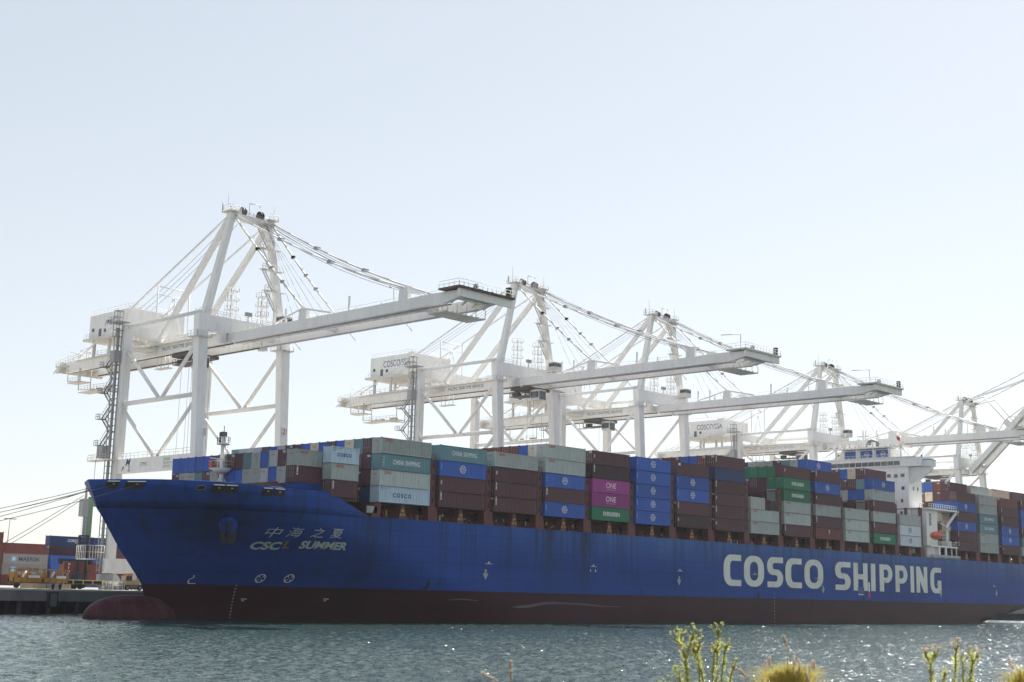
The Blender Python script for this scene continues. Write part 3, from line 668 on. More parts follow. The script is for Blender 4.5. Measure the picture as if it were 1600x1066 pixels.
bm.to_mesh(me); bm.free(); me.polygons.foreach_set('use_smooth', [True]*len(me.polygons)); link('hull', me, ORANGE, lbt)
MB().box(1.0, 2.4, -.7, .7, 2.2, 3.1).build('wheelhouse', ORANGE, lbt); MB().box(-3.9, 3.9, -1.42, -1.3, 1.15, 1.35).build('fender', DGREY, lbt)
for x in (-2.8, 2.8): MB().tube((x, 0, 2.1), (x, 0, 5), .07, 5).build('fall_wire', ROPE, lbt)
dv = thing('davit', 'pale davit and winch post beside the orange lifeboat', 'davit', (219.0, 1.4, 21.9))
MB().beam((0, 0, 0), (.5, 0, 5.4), .6, .5).build('post', SHIPW, dv); MB().beam((.5, 0, 5.2), (-3.5, 0, 6.5), .4).build('arm', SHIPW, dv); MB().box(-1.4, 1.2, -.8, .8, 0, 1.6).build('winch', WH2, dv)
MB().rail([(-1, -.5, 4.6), (1.6, -.5, 4.6)], 1.2, .6, .06).build('basket', SHIPW, dv)
# bulkhead filling the gap behind the boat station
MB().box(213.1, 222, 6, 44, 18.1, 26).build('engine_casing', LASHD, ship)

# ------------------------------------------------------------------ containers
def cont_mesh(L_, panel):
    w, h = 2.44, 2.775; p = MB()
    if not panel:
        for x in (0, L_-.16):
            for y in (0, w-.16): p.box(x, x+.16, y, y+.16, 0, h)
            p.box(x, x+.16, .16, w-.16, 0, .15); p.box(x, x+.16, .16, w-.16, h-.12, h)
        for y in (0, w-.10): p.box(.16, L_-.16, y, y+.10, 0, .15); p.box(.16, L_-.16, y, y+.10, h-.10, h)
        for x in (0, L_-.18):   # corner castings stand proud
            for y in (-.008, w-.152):
                for z in (-.004, h-.09): p.box(x-.008, x+.188, y, y+.16, z, z+(.119 if z < 0 else .185))
        return p.mesh('frame')
    n = int(L_/.37); xs = []
    pitch = (L_-.32)/n
    for i in range(n):
        b = .16+i*pitch; xs += [(b, .045), (b+pitch*.3, .045), (b+pitch*.5, .085), (b+pitch*.8, .085)]
    xs.append((L_-.16, .045))
    for sgn in (0, 1):
        v = [];
        for x, d in xs:
            y = d if sgn == 0 else w-d; v += [(x, y, .15), (x, y, h-.10)]
        f = [(2*i, 2*i+2, 2*i+3, 2*i+1) if sgn == 0 else (2*i+1, 2*i+3, 2*i+2, 2*i) for i in range(len(xs)-1)]; p.add(v, f)
    m_ = 7; pt = (w-.32)/m_
    for sgn in (0, 1):   # ends
        v = []; ys = []
        for i in range(m_):
            b = .16+i*pt; ys += [(b, .045), (b+pt*.3, .045), (b+pt*.5, .09), (b+pt*.8, .09)]
        ys.append((w-.16, .045))
        for y, d in ys:
            x = d if sgn == 0 else L_-d; v += [(x, y, .15), (x, y, h-.12)]
        f = [(2*i+1, 2*i+3, 2*i+2, 2*i) if sgn == 0 else (2*i, 2*i+2, 2*i+3, 2*i+1) for i in range(len(ys)-1)]; p.add(v, f)
    p.add([(.1, .06, h-.03), (L_-.1, .06, h-.03), (L_-.1, w-.06, h-.03), (.1, w-.06, h-.03)], [(0, 1, 2, 3)])
    p.add([(.1, .06, .1), (.1, w-.06, .1), (L_-.1, w-.06, .1), (L_-.1, .06, .1)], [(0, 1, 2, 3)])
    return p.mesh('side_panel', False)
FR = {l: cont_mesh(l, False) for l in (12.19, 6.06)}; PN = {l: cont_mesh(l, True) for l in (12.19, 6.06)}
for m_ in list(FR.values())+list(PN.values()): m_.materials.append(None)
dm = MB().box(-.0, .035, .17, 1.215, .17, 2.63); DOOR = dm.mesh('door'); DOOR.materials.append(None)
db = MB()
for y in (.42, .95): db.tube((-.035, y, .05), (-.035, y, 2.72), .028, 5)
for y in (.42, .95): db.box(-.06, -.01, y-.05, y+.22, 1.05, 1.12)
BAR = db.mesh('locking_bar'); BAR.materials.append(None)
LOGO = MB(); 
for rr_, w in ((.78, .10),):
    o = [(math.cos(R(a))*rr_, math.sin(R(a))*rr_) for a in range(0, 361, 15)]; i = [(math.cos(R(a))*(rr_-w), math.sin(R(a))*(rr_-w)) for a in range(0, 361, 15)]
    for k in range(len(o)-1): LOGO.add([(o[k][0], 0, o[k][1]), (o[k+1][0], 0, o[k+1][1]), (i[k+1][0], 0, i[k+1][1]), (i[k][0], 0, i[k][1])], [(3, 2, 1, 0)])
for z in (.36, -.45): LOGO.add([(-.55, 0, z), (.55, 0, z), (.55, 0, z+.09), (-.55, 0, z+.09)], [(0, 1, 2, 3)])
for x in (-.32, .24): LOGO.add([(x, 0, .34), (x+.08, 0, .34), (x+.08, 0, .66), (x, 0, .66)], [(0, 1, 2, 3)]); LOGO.add([(x, 0, -.66), (x+.08, 0, -.66), (x+.08, 0, -.36), (x, 0, -.36)], [(0, 1, 2, 3)])
LOGOM = LOGO.mesh('emblem', False); LOGOM.materials.append(None)
TICK = MB()
for i in range(6): TICK.add([(0, 0, i*.2), (.11, 0, i*.2), (.11, 0, i*.2+.12), (0, 0, i*.2+.12)], [(0, 1, 2, 3)])
TICKM = TICK.mesh('serial_print', False); TICKM.materials.append(None)
SPK = MB(); rnd = random.Random(3)
for i in range(7):
    x = rnd.random()*.35; z = i*.27+rnd.random()*.1; SPK.add([(x, 0, z), (x+.12, 0, z), (x+.12, 0, z+.07), (x, 0, z+.07)], [(0, 1, 2, 3)])
SPKM = SPK.mesh('code_print', False); SPKM.materials.append(None)
YO = .028
def container(X, Y, Z, L_, c, mark, label, rnd, group, door=None):
    root = link('shipping_container', FR[L_], CM[c], None, (X+rnd.uniform(-.03, .03), Y+rnd.uniform(-.02, .02), Z)); tag(root, label, 'container', group)
    link('side_panel', PN[L_], CM[c], root)
    if door is None: door = c in 'MRDNK' and rnd.random() < .55
    if door:
        for s_ in (0, 1):
            d = link('door', DOOR, CM[c], root, (0.012, s_*1.05, 0)); link('locking_bar', BAR, CM[c] if c in 'BE' else GREY, d)
    def T(nm, s, size, m, x, z, **k): return put_text(nm, s, size, m, root, (x, YO+.01, z), **k)
    if Y < 3 or mark in ('maersk', 'wtext', 'cma', 'cosco_t', 'ylogo'):
        if mark == 'oocl':
            T('lettering', 'OOCL', .62, RTXT, 1.05, 2.13, bold=.03); link('code_print', SPKM, GTXT, root, (L_-.75, YO+.01, 1.2))
        elif mark == 'cs':
            T('lettering', 'CHINA SHIPPING', 1.20, WTXT, L_*.25, 1.05, bold=.03, xs=.64, spacing=1.14); link('code_print', SPKM, GTXT, root, (L_-.75, YO+.01, 1.2))
        elif mark == 'csv':
            T('lettering', 'CHINA SHIPPING', 1.20, WTXT, L_*.25, 1.05, bold=.03, xs=.64, spacing=1.14)
            for i, c_ in enumerate('中海集运'): T('lettering', c_, .42, WTXT, .62, 2.05-i*.5)
        elif mark == 'cosco_t':
            T('lettering', 'COSCO', 1.0 if L_ > 7 else .78, NTXT, L_*(.27 if L_ > 7 else .2), 1.0 if L_ > 7 else 1.15, bold=.04, spacing=1.45 if L_ > 7 else 1.25); T('lettering', 'COSCO', .3, NTXT, 1.2, 2.35, spacing=1.1); link('emblem', LOGOM, NTXT, root, (.65, YO+.01, 2.4)).scale = (.4, 1, .4)
        elif mark == 'cosco' or mark == 'wlogo':
            mm = WTXT if mark == 'cosco' else NTXT
            link('emblem', LOGOM, mm, root, (L_*.49, YO+.01, 1.5)); T('lettering', 'COSCO', .50, mm, L_*.49, 1.34, align='CENTER', bold=.02, spacing=1.0)
            link('serial_print', TICKM, mm, root, (.42, YO+.01, 1.1)); link('code_print', SPKM, GTXT if mark == 'cosco' else mm, root, (L_-.7, YO+.01, .55))
        elif mark == 'one':
            T('lettering', 'ONE', 1.6, mat('pink_white_print', (.72, .52, .66), .6, .05), L_*.50, 1.05, align='CENTER', bold=.03); T('lettering', 'OCEAN NETWORK EXPRESS', .24, mat('pink_white_print', (.7, .5, .65)), L_*.50, .62, align='CENTER')
            link('code_print', SPKM, GTXT, root, (L_-.7, YO+.01, .7))
        elif mark == 'ever':
            T('lettering', 'EVERGREEN', 1.15, WTXT, L_*.52, 1.02, align='CENTER', bold=.035, xs=.86, spacing=1.06); link('code_print', SPKM, GTXT, root, (L_-.7, YO+.01, 1.2))
        elif mark == 'cai':
            T('lettering', 'CAI', .34, WTXT, L_*.53, 1.35, align='CENTER', bold=.02); MB().prism([(0, 0), (.35, .1), (.45, .5), (.2, .75), (-.1, .4)], 'y', -.004, 0).build('emblem', WTXT, root, (L_*.53-.15, YO+.01, 1.75)); link('code_print', SPKM, WTXT, root, (L_-.7, YO+.01, .5))
        elif mark == 'tex':
            T('lettering', rnd.choice(['TEX', 'TRITON', 'FLORENS']), .42, WTXT, .72, 1.25, rot=R(-90), bold=.025); link('code_print', SPKM, YTXT if rnd.random() < .6 else GTXT, root, (L_-.8, YO+.01, .45+rnd.random()*.5))
        elif mark == 'sq':
            MB().box(0, .75, -.004, 0, 0, .55).build('placard', WTXT, root, (.55, YO+.01, 2.1)); link('code_print', SPKM, GTXT, root, (L_-.7, YO+.01, .6))
        elif mark == 'maersk':
            T('lettering', 'MAERSK', 1.45, BTXT, L_*.34, .95, bold=.03, xs=1.1)
            MB().box(0, 1.3, -.004, 0, 0, 1.3).build('star_panel', mat('star_blue', (.18, .42, .62), .6, .05), root, (2.3, YO+.01, .8))
            stp = []
            for i in range(14): a = math.pi*2*i/14+math.pi/2; r_ = .55 if i % 2 == 0 else .24; stp.append((r_*math.cos(a), r_*math.sin(a)))
            MB().prism(stp, 'y', -.004, 0).build('star', WTXT, root, (2.95, YO, 1.45))
        elif mark == 'cma': T('lettering', 'CMA CGM', 1.0, WTXT, 2.0, 1.0, bold=.03)
        elif mark == 'wtext': T('lettering', 'COSCO', 1.0, WTXT, L_*.42, 1.35, bold=.03); T('lettering', 'SHIPPING', .4, WTXT, L_*.6, .9)
        elif mark == 'ylogo': [T('lettering', ch_, .75, WTXT, 1.0, 1.95-i*.8, bold=.03) for i, ch_ in enumerate('HSD')]
    # end marks facing the bow
    e = rnd.random()
    if c in ('G', 'E_'): put_text('end_print', 'OOCL', .34, RTXT, root, (.02, 1.75, 1.95), face='x', bold=.01)
    elif c in 'MRK' and e < .4: put_text('end_print', 'TEX' if e < .2 else 'CAI', .5, WTXT, root, (-.03, 1.05, 2.25), face='x', bold=.02)
    elif c == 'E': put_text('end_print', 'EVERGREEN', .24, YTXT, root, (-.03, 2.0, 2.5), face='x', bold=.005)
    if c in 'MRKB' and rnd.random() < .7:
        o = link('end_code', SPKM, WTXT if e < .5 else YTXT, root, (-.045, .55, .3)); o.rotation_euler = (0, 0, R(-90)); o.scale = (.8, 1, .35)
    return root

ORD = ['first', 'second', 'third', 'fourth', 'fifth', 'sixth', 'seventh', 'eighth', 'ninth', 'tenth', 'eleventh', 'twelfth', 'thirteenth', 'fourteenth', 'fifteenth', 'sixteenth', 'seventeenth', 'eighteenth', 'nineteenth']
MKN = {'oocl': 'with small red print', 'cs': 'with two white words', 'csv': 'with Chinese characters', 'cosco_t': 'with spaced navy letters', 'cosco': 'with round white emblem', 'wlogo': 'with round blue emblem',
       'one': 'with large white word', 'ever': 'with bold white word', 'cai': 'with small white emblem', 'tex': 'with sideways print', 'sq': 'with white placard', None: ''}
def MK(c): return {'G': 'oocl', 'E_': 'oocl', 'T': 'cs', 'M': 'tex', 'R': 'tex', 'B': 'cosco', 'N': None, 'L': 'cosco_t', 'E': 'ever', 'P': 'one', 'W': 'wlogo', 'D': 'tex', 'K': 'cai', 'C': None}[c]
# outer row, bottom to top, per bay
OUT = [
 [('L', 'cosco_t'), ('G', 'oocl'), ('T', 'csv'), ('G', 'oocl')],
 [('M', 'tex'), ('M', 'tex'), ('B', 'cosco'), ('T', 'cs')],
 [('M', 'tex'), ('M', 'tex'), ('M', 'tex'), ('G', 'oocl')],
 [('B', 'cosco'), ('M', 'tex'), ('B', 'cosco'), ('G', 'oocl'), ('G', 'oocl')],
 [('E', 'ever'), ('P', 'one'), ('P', 'one'), ('D', 'tex'), ('M', 'tex')],
 [('B', 'cosco')]*5,
 [('D', 'tex'), ('M', 'tex'), ('B', 'cosco'), ('B', 'cosco'), ('M', 'sq')],
 [('M', 'tex'), ('M', 'tex'), ('M', 'tex'), ('M', 'tex'), ('N', None), ('M', 'tex')],
 [('G', 'oocl'), ('G', 'oocl')],
 [('M', 'tex'), ('G', 'oocl'), ('G', 'oocl'), ('E', 'ever'), ('E', 'ever'), ('M', 'tex')],
 [('K', 'cai'), ('M', 'tex'), ('G', 'oocl'), ('M', 'tex'), ('B', 'cosco'), ('M', 'tex')],
 [('G', 'oocl'), ('G', 'oocl'), ('G', 'oocl')],
 [('E', 'ever'), ('M', 'tex'), ('G', 'oocl'), ('M', 'tex'), ('G', 'oocl'), ('B', 'cosco')],
 [('W', 'wlogo'), ('W', 'wlogo'), ('C', None)],
 [('M', 'tex'), ('M', 'tex'), ('B', 'cosco'), ('M', 'tex'), ('B', 'cosco'), ('M', None)],
 [('G', 'oocl'), ('G', 'oocl'), ('T', 'csv'), ('T', 'cs'), ('G', 'oocl'), ('C', 'oocl')],
 [('M', 'tex'), ('B', 'cosco'), ('B', 'cosco'), ('M', 'tex'), ('M', 'tex'), ('K', None)],
 [('G', 'oocl'), ('T', 'cs'), ('M', 'tex'), ('B', 'cosco'), ('B', 'cosco'), ('M', 'tex')]]
NIN = [4, 4, 4, 5, 5, 5, 5, 6, 3, 6, 7, 3, 7, 3, 7, 7, 7, 7]      # tiers of the inner rows
# colours of the ends the photograph shows, (bay, tier from 1) -> rows 1.. inwards
ENDS = {(0, 4): 'M T E_ B M B E_ B M M G B M', (0, 3): 'M M G B', (0, 2): 'M M B', (0, 1): 'N M G',
        (3, 5): 'E_ B R R R R R M', (7, 6): 'R B B M R M B', (9, 6): 'E E E E M', (9, 5): 'E M M M B', (9, 4): 'G M M M', (9, 3): 'G M N',
        (10, 7): 'B G T M G G G N', (12, 7): 'M E_ B M M', (12, 6): 'T M M B', (12, 5): 'B B G M', (12, 4): 'G M M B',
        (14, 7): 'M R B', (14, 6): 'M M E_ R', (14, 5): 'B B M M', (15, 7): 'G G G T', (16, 7): 'E_ E_ R G T', (17, 7): 'M M R'}
PAL = ['M', 'M', 'M', 'R', 'B', 'B', 'G', 'G', 'E_', 'T', 'N', 'C']
BN = ['first', 'second', 'third', 'fourth', 'fifth', 'sixth', 'seventh', 'eighth', 'ninth', 'tenth', 'eleventh', 'twelfth', 'thirteenth', 'fourteenth']
def bayname(k): return ('%s side stack from bow' % BN[k]) if k < 14 else ('%s side stack behind bridge' % BN[k-14])
rnd = random.Random(11); hidden = {}
def tiername(t, n): return 'top' if t == n-1 else ('bottom' if t == 0 else ORD[t]+' up')
for k, x in enumerate(BX):
    for t, (c, mk_) in enumerate(OUT[k]):
        container(x, 0, ZB+t*H, 12.19, c, mk_, ('%s container %s, %s in the %s' % (CN[c], MKN[mk_], tiername(t, len(OUT[k])), bayname(k))).replace('  ', ' ').replace(' ,', ','), rnd, 'containers on the ship')
    prev = NIN[k-1] if k not in (0, 14) else 0
    for r_ in range(1, 18):
        for t in range(NIN[k]):
            y = r_*2.53; z = ZB+t*H; row = ENDS.get((k, t+1), '').split()
            c = row[r_-1] if r_ <= len(row) else rnd.choice(PAL)
            maxr = {0: 12, 3: 7, 7: 6, 9: 5, 10: 8, 12: 5, 14: 4, 15: 3, 16: 5, 17: 4}.get(k, 0)
            vis = r_ <= maxr and (t >= prev or (k == 14 and t >= 3)) and not (k == 0 and t < 3 and r_ > 3)
            if k in (8, 11, 13) and r_ == 1 and t == NIN[k]-1: vis = True
            if k in (10, 12, 14, 15, 16) and r_ == 1 and t == NIN[k]-1: vis = True
            if k in (15, 16) and t < 6: vis = False
            if vis:
                container(x, y, z, 12.19, c, MK(c), '%s container end, %s tier, %s row inward, %s' % (CN[c], tiername(t, NIN[k]), ORD[r_], bayname(k)), rnd, 'containers on the ship')
            else: hidden.setdefault(c, []).append((x, y, z))
# forward bay on the forecastle
TF = 'G M G B G T M M T M B B B B B'.split(); LF = 'M G B G G G B B M G M T G G M'.split()
for t, row in ((0, LF), (1, TF)):
    for i, c in enumerate(row):
        r_ = i+1; mk_ = 'oocl' if (t, i) == (1, 0) else 'tex'
        o = container(-16.8, r_*2.5, 23.33+t*H, 12.19, c, mk_ if i == 0 else MK(c), '%s container on the forecastle bay, %s tier, %s from the near side' % (CN[c], 'upper' if t else 'lower', ORD[i]), rnd, 'containers on the ship')
# short containers at the shoulder
for t, (c, mk_) in enumerate((('M', 'tex'), ('G', 'oocl'), ('L', 'cosco_t'))):
    container(-11.0, -.1, 21.27+t*H, 6.06, c, mk_, 'short %s container %s, %s of the shoulder stack' % (CN[c], MKN[mk_], ('bottom', 'middle', 'top')[t]), rnd, 'containers on the ship', door=(t < 2))
container(8*P, 0, ZB+2*H, 6.06, 'C', None, 'short pale container standing on two grey-green containers in the low ninth stack', rnd, 'containers on the ship')
MB().box(-11.0, -4.9, .2, 2.2, 20.6, 21.24).build('shoulder_support', LASHD, ship)
for c, lst in hidden.items():
    hbm = MB()
    for x, y, z in lst: hbm.box(x, x+12.19, y, y+2.44, z, z+2.86)
    o = hbm.build('inner_container_rows', CM[c], kind='stuff'); o['label'] = 'inner rows of %s containers packed behind the outer stacks' % CN[c]; o['category'] = 'containers'

# ------------------------------------------------------------------ ship-to-shore cranes
def crane(X0, i, dz=0., da=0., zt=58.4, name2='COSCO/SSA', raised=None, label='', cab_y=-5., boom_len=69.8):
    G0 = QZ
    root = thing('gantry_crane', label, 'crane', (X0, 58, G0), group='white ship-to-shore cranes along the quay')
    def Z(z): return z-G0
    ZA = Z(84.3+da); ZT = Z(61.7+dz); ZBm = Z(58.4+dz); ZR = Z(56.9+dz); ZS0, ZS1 = Z(29.3+dz*.3), Z(32.4+dz*.3); ZM = Z(44.8+dz*.5)
    zg = Z(zt)               # girder top
    W_ = 21.3; GA = 29.0
    A = lambda x, y, z: Vector((x, y, z))
    # legs
    for x in (0, W_):
        MB().beam(A(x, -2.9, 3.4), A(x, 0, ZT), 1.75, 1.6, 2.3, 2.0, side=(1, 0, 0)).build('leg', WH, root)
        MB().beam(A(x, GA, 3.4), A(x, GA, Z(62.6+dz)), 1.7, 1.6, 1.9, 1.8, side=(1, 0, 0)).build('leg', WH, root)
        yl = lambda z: -2.9*(1-(z-3.4)/(ZT-3.4))
        # sill with its railing
        b = MB().box(x-.6, x+.6, yl(ZS0)+.9, GA-.85, ZS0, ZS1).build('sill_beam', WH, root)
        MB().rail([(x-.55, yl(ZS0)+1, ZS1), (x-.55, GA-.9, ZS1)], 1.2, 1.7, .055).build('sill_railing', WH, b, kind='stuff')
        MB().tube(A(x, yl(ZM)+.5, ZM), A(x, GA-.7, ZM), .5, 12).build('cross_tube', WH, root)
        MB().tube(A(x, .6, Z(62.3+dz)), A(x, GA+6.7, Z(62.3+dz)), .42, 10).build('top_tube', WH, root)
        mm = (GA-2)/2
        for a, b in (((yl(ZR)+.6, ZR-.6), (mm-.5, ZM+.3)), ((GA-.7, ZR-.2), (mm+.7, ZM+.3)), ((yl(ZM)+.7, ZM-.8), (mm-.3, ZS1)), ((GA-.7, ZM-1.2), (mm+.9, ZS1))):
            MB().tube(A(x, a[0], a[1]), A(x, b[0], b[1]), .42, 10).build('brace', WH, root)
        # ring platform round each waterside leg head
        rp_ = MB().box(x-1.9, x+1.9, -1.8, 1.9, ZR-.2, ZR).build('leg_platform', WH2, root)
        MB().rail([(x-1.8, -1.7, ZR), (x+1.8, -1.7, ZR), (x+1.8, 1.8, ZR), (x-1.8, 1.8, ZR), (x-1.8, -1.7, ZR)], 1.1, 1.2, .05).build('platform_railing', WH, rp_, kind='stuff')
    # leg-foot beams and bogies
    for y in (-2.9, GA):
        MB().box(-1.3, W_+1.3, y-.85, y+.85, 3.4, 6.6).build('ground_beam', WH, root)
        for xb in (.9, 5.3, W_-5.3, W_-.9):
            bg_ = MB().prism([(xb-2.0, 1.0), (xb+2.0, 1.0), (xb+1.3, 2.6), (xb+.5, 3.4), (xb-.5, 3.4), (xb-1.3, 2.6)], 'y', y-.5, y+.5).build('bogie', WH2, root)
            for w in (-1.5, -.5, .5, 1.5): MB().tube((xb+w, y-.35, .42), (xb+w, y+.35, .42), .42, 12).build('wheel', DGREY, bg_)
    # portal beams at the top
    MB().box(1.15, W_-1.15, -.9, .9, ZBm, ZT).box(4.6, 5.9, -.9, .9, ZR-.8, ZBm).box(W_-5.9, W_-4.6, -.9, .9, ZR-.8, ZBm).build('portal_beam', WH, root)
    MB().rail([(-1, -.85, ZT), (W_+1, -.85, ZT)], 1.1, 1.5, .05).rail([(-1, .85, ZT), (W_+1, .85, ZT)], 1.1, 1.5, .05).build('portal_railing', WH, root, kind='stuff')
    MB().box(.95, W_-.95, GA-.9, GA+.9, Z(60.4+dz*.9), Z(62.6+dz)).build('portal_beam', WH, root)
    # A-frame
    x1, x2 = 5.9, 15.9
    MB().beam(A(.9, 0, ZT), A(x1, 0, ZA-.6), 1.5, 1.5, 1.2, 1.2, side=(0, 1, 0)).build('mast_post', WH, root)
    MB().beam(A(W_-.9, 0, ZT), A(x2, 0, ZA-.6), 1.5, 1.5, 1.2, 1.2, side=(0, 1, 0)).build('mast_post', WH, root)
    MB().beam(A(x1-.8, 0, ZA), A(x2+.8, 0, ZA), 1.5, 1.4).build('mast_crossbeam', WH, root)
    for xa, xb in ((x1, 6.4), (x2, 14.9)):
        MB().beam(A(xa, .6, ZA-.3), A(xb, 26, zg+1.2), 1.05, 1.05).build('rear_strut', WH, root)
        MB().tube(A(xa, .8, ZA+.3), A(xb, 61.6, zg+.9), .22, 8).build('backstay', WH, root)
    # apex platform and sheaves
    ap = MB().box(x1-1.4, x1+1.2, -1.6, 1.8, ZA+.75, ZA+.95).box(x2-1.2, x2+1.4, -1.6, 1.8, ZA+.75, ZA+.95).box(x1+1.5, x2-1.3, .8, 1.9, ZA+.75, ZA+.95).build('apex_platform', WH2, root)
    MB().rail([(x1-1.3, -1.5, ZA+.95), (x1+1.1, -1.5, ZA+.95), (x1+1.1, 1.7, ZA+.95), (x1-1.3, 1.7, ZA+.95), (x1-1.3, -1.5, ZA+.95)], 1.2, 1.2, .05).rail([(x2-1.1, -1.5, ZA+.95), (x2+1.3, -1.5, ZA+.95), (x2+1.3, 1.7, ZA+.95), (x2-1.1, 1.7, ZA+.95)], 1.2, 1.2, .05).rail([(x1+1.5, 1.8, ZA+.95), (x2-1.2, 1.8, ZA+.95)], 1.2, 1.2, .05).build('apex_railing', WH, ap, kind='stuff')
    for xx in (x1+2.4, x1+3.0, x2-3.0, x2-2.4): MB().tube(A(xx, 0, ZA+1.5), A(xx+.35, 0, ZA+1.5), 1.0, 18).build('sheave', DGREY if xx < 12 else BLACK, ap)
    MB().box(x1+2.1, x1+2.3, -.5, .5, ZA+.7, ZA+2.0).box(x2-2.0, x2-1.8, -.5, .5, ZA+.7, ZA+2.0).build('sheave_bracket', WH2, ap, kind='stuff')
    MB().path([(x1+3.9, -.9, ZA+.9), (x1+3.9, -.9, ZA+3.4), (x1+6.6, -.9, ZA+3.7), (x1+6.6, -.9, ZA+3.0)], .09).build('service_hoist', WH2, ap)
    MB().tube((x1-1.0, 0, ZA+.9), (x1-1.0, 0, ZA+5.2), .045, 5).tube((x2+1.1, 0, ZA+.9), (x2+1.1, 0, ZA+4.6), .045, 5).tube((x1-2.0, .5, ZA+.9), (x1-2.0, .5, ZA+2.6), .14, 5).build('aerial', GREY, ap)
    # trolley girders (twin boxes) landside of the hinge
    gx = ((6.4, 7.4), (14.5, 15.5))
    for k, (a, b) in enumerate(gx):
        g = MB().prism([(-1.4, zg-1.9), (68, zg-2.1), (68, zg+.4), (34, zg+1.1), (8, zg+.35), (-1.4, zg-.1)], 'x', a, b).build('trolley_girder', WH, root)
        MB().box(b if k == 0 else a-.35, b+.35 if k == 0 else a, -1.2, 66, zg-2.15, zg-1.9).build('rail_ledge', CHECK, g)
        if k == 0:
            put_text('lettering', 'PACIFIC MARITIME SERVICES', 1.25, BTXT if i < 3 else GTXT, g, (a-.02, 24.6, zg-1.15), face='x', xs=.86, bold=.0)
        MB().rail([((a-.5) if k == 0 else b+.5, 1, zg+.3), ((a-.5) if k == 0 else b+.5, 60, zg+.6)], 1.1, 2.0, .05).build('girder_railing', WH, g, kind='stuff')
        MB().box((a-.9) if k == 0 else b, a if k == 0 else b+.9, 1, 62, zg+.12, zg+.25).build('girder_walkway', WH2, g)
    tie = MB()
    for y in list(range(4, 68, 8)): tie.box(7.4, 14.5, y, y+.5, zg-.6, zg)
    tie.build('girder_tie', WH, root)
    # backreach end platform
    be = MB().box(4.6, 17.3, 66, 69.5, zg-.9, zg-.6).box(5.2, 16.6, 67.8, 68.6, zg-2.3, zg+.3).build('backreach_platform', WH2, root)
    rl = MB().rail([(4.7, 58, zg+.4), (4.7, 69.4, zg-.6), (17.2, 69.4, zg-.6)], 1.2, 1.2, .055)
    for y, h in ((64.5, 2.6), (62, 1.9), (59.5, 2.4), (56, 1.6)): rl.path([(5.2, y, zg+.2), (5.2, y, zg+h), (9.5, y, zg+h), (9.5, y, zg+.2)], .07, 4)
    rl.path([(6.4, 66, zg+.3), (6.4, 60, zg+2.9), (6.4, 54, zg+3.2)], .08, 4); rl.build('backreach_railing', WH, be, kind='stuff')
    st2 = MB()
    for s_ in range(12): st2.box(4.3, 5.2, 66+s_*.25, 66.3+s_*.25, zg-.6-s_*.16, zg-.5-s_*.16)
    st2.beam((4.3, 66, zg-.2), (4.3, 69.8, zg-2.4), .08, .25).build('end_stair', WH2, be, kind='stuff')
    # hung maintenance gantries
    hg = MB()
    for xx in (5.2, 8.0): hg.path([(xx, 64, zg-2), (xx, 64, Z(53.6+dz)), (xx, 58, Z(53.2+dz)), (xx, 58, zg-2)], .12, 5)
    hg.box(5.2, 8.0, 58, 64, Z(53.1+dz), Z(53.3+dz))
    hg.rail([(5.2, 58, Z(53.3+dz)), (5.2, 64, Z(53.3+dz))], 1.1, 1.2, .05).build('hung_gantry', WH2, root); hg = MB()
    for xx in (4.9, 8.0): hg.path([(xx, 58, zg-2), (xx, 58, Z(51.1+dz)), (xx, 43.6, Z(49.9+dz)), (xx, 43.6, zg-2.2)], .13, 5)
    hg.box(4.9, 8.0, 43.6, 58, Z(50.3+dz), Z(50.5+dz))
    hg.rail([(4.9, 43.6, Z(50.5+dz)), (4.9, 58, Z(50.8+dz))], 1.1, 1.4, .05)
    for y in (45.5, 47, 51, 53.5): hg.box(6, 7.2, y, y+.7, Z(50.5+dz), Z(51.2+dz))
    hg.build('hung_gantry', WH2, root); hg = MB()
    for y in (24.5, 26, 27.5, 29): hg.path([(8.2, y, zg-2), (8.2, y, zg-4.6)], .09, 4)
    hg.box(7.6, 9.2, 24.3, 29.2, zg-4.8, zg-4.6); hg.build('hung_gantry', WH2, root)
    # machinery house
    hz0, hz1 = Z(63.4+dz), Z(69.1+dz)
    hs_ = MB().box(6.2, 21.2, 39.6, 57.2, hz0, hz1).build('machinery_house', WH, root)
    MB().box(5.3, 22, 38.5, 58.4, hz0-.55, hz0-.02).build('house_floor', WH2, hs_)
    for xx in (7, 14.8):
        for yy in (41, 49, 56): MB().box(xx, xx+.6, yy, yy+.6, zg+.4, hz0-.56).build('house_stool', WH2, hs_)
    MB().rail([(6.4, 57, hz1), (6.4, 39.8, hz1), (21, 39.8, hz1), (21, 57, hz1)], 1.1, 1.6, .05).build('roof_railing', WH, hs_, kind='stuff')
    MB().rail([(5.4, 58.2, hz0-.02), (5.4, 54.5, hz0-.02)], 1.1, 1.2, .05).rail([(5.4, 44, hz0), (5.4, 38.6, hz0), (21.8, 38.6, hz0)], 1.1, 1.4, .05).build('floor_railing', WH, hs_, kind='stuff')
    MB().box(6.12, 6.19, 51.6, 52.7, hz0, hz0+2.1).build('house_door', DGREY, hs_)
    for y in (49.5, 55.0): MB().box(6.12, 6.19, y, y+.9, hz0+1.1+(.6 if y > 50 else 0), hz0+1.9+(.6 if y > 50 else 0)).build('house_window', GLASS, hs_)
    MB().box(9, 11, 42, 44.5, hz1+.02, hz1+1.0).box(15, 16.5, 44, 46, hz1+.02, hz1+.8).build('roof_vent', WH2, hs_)
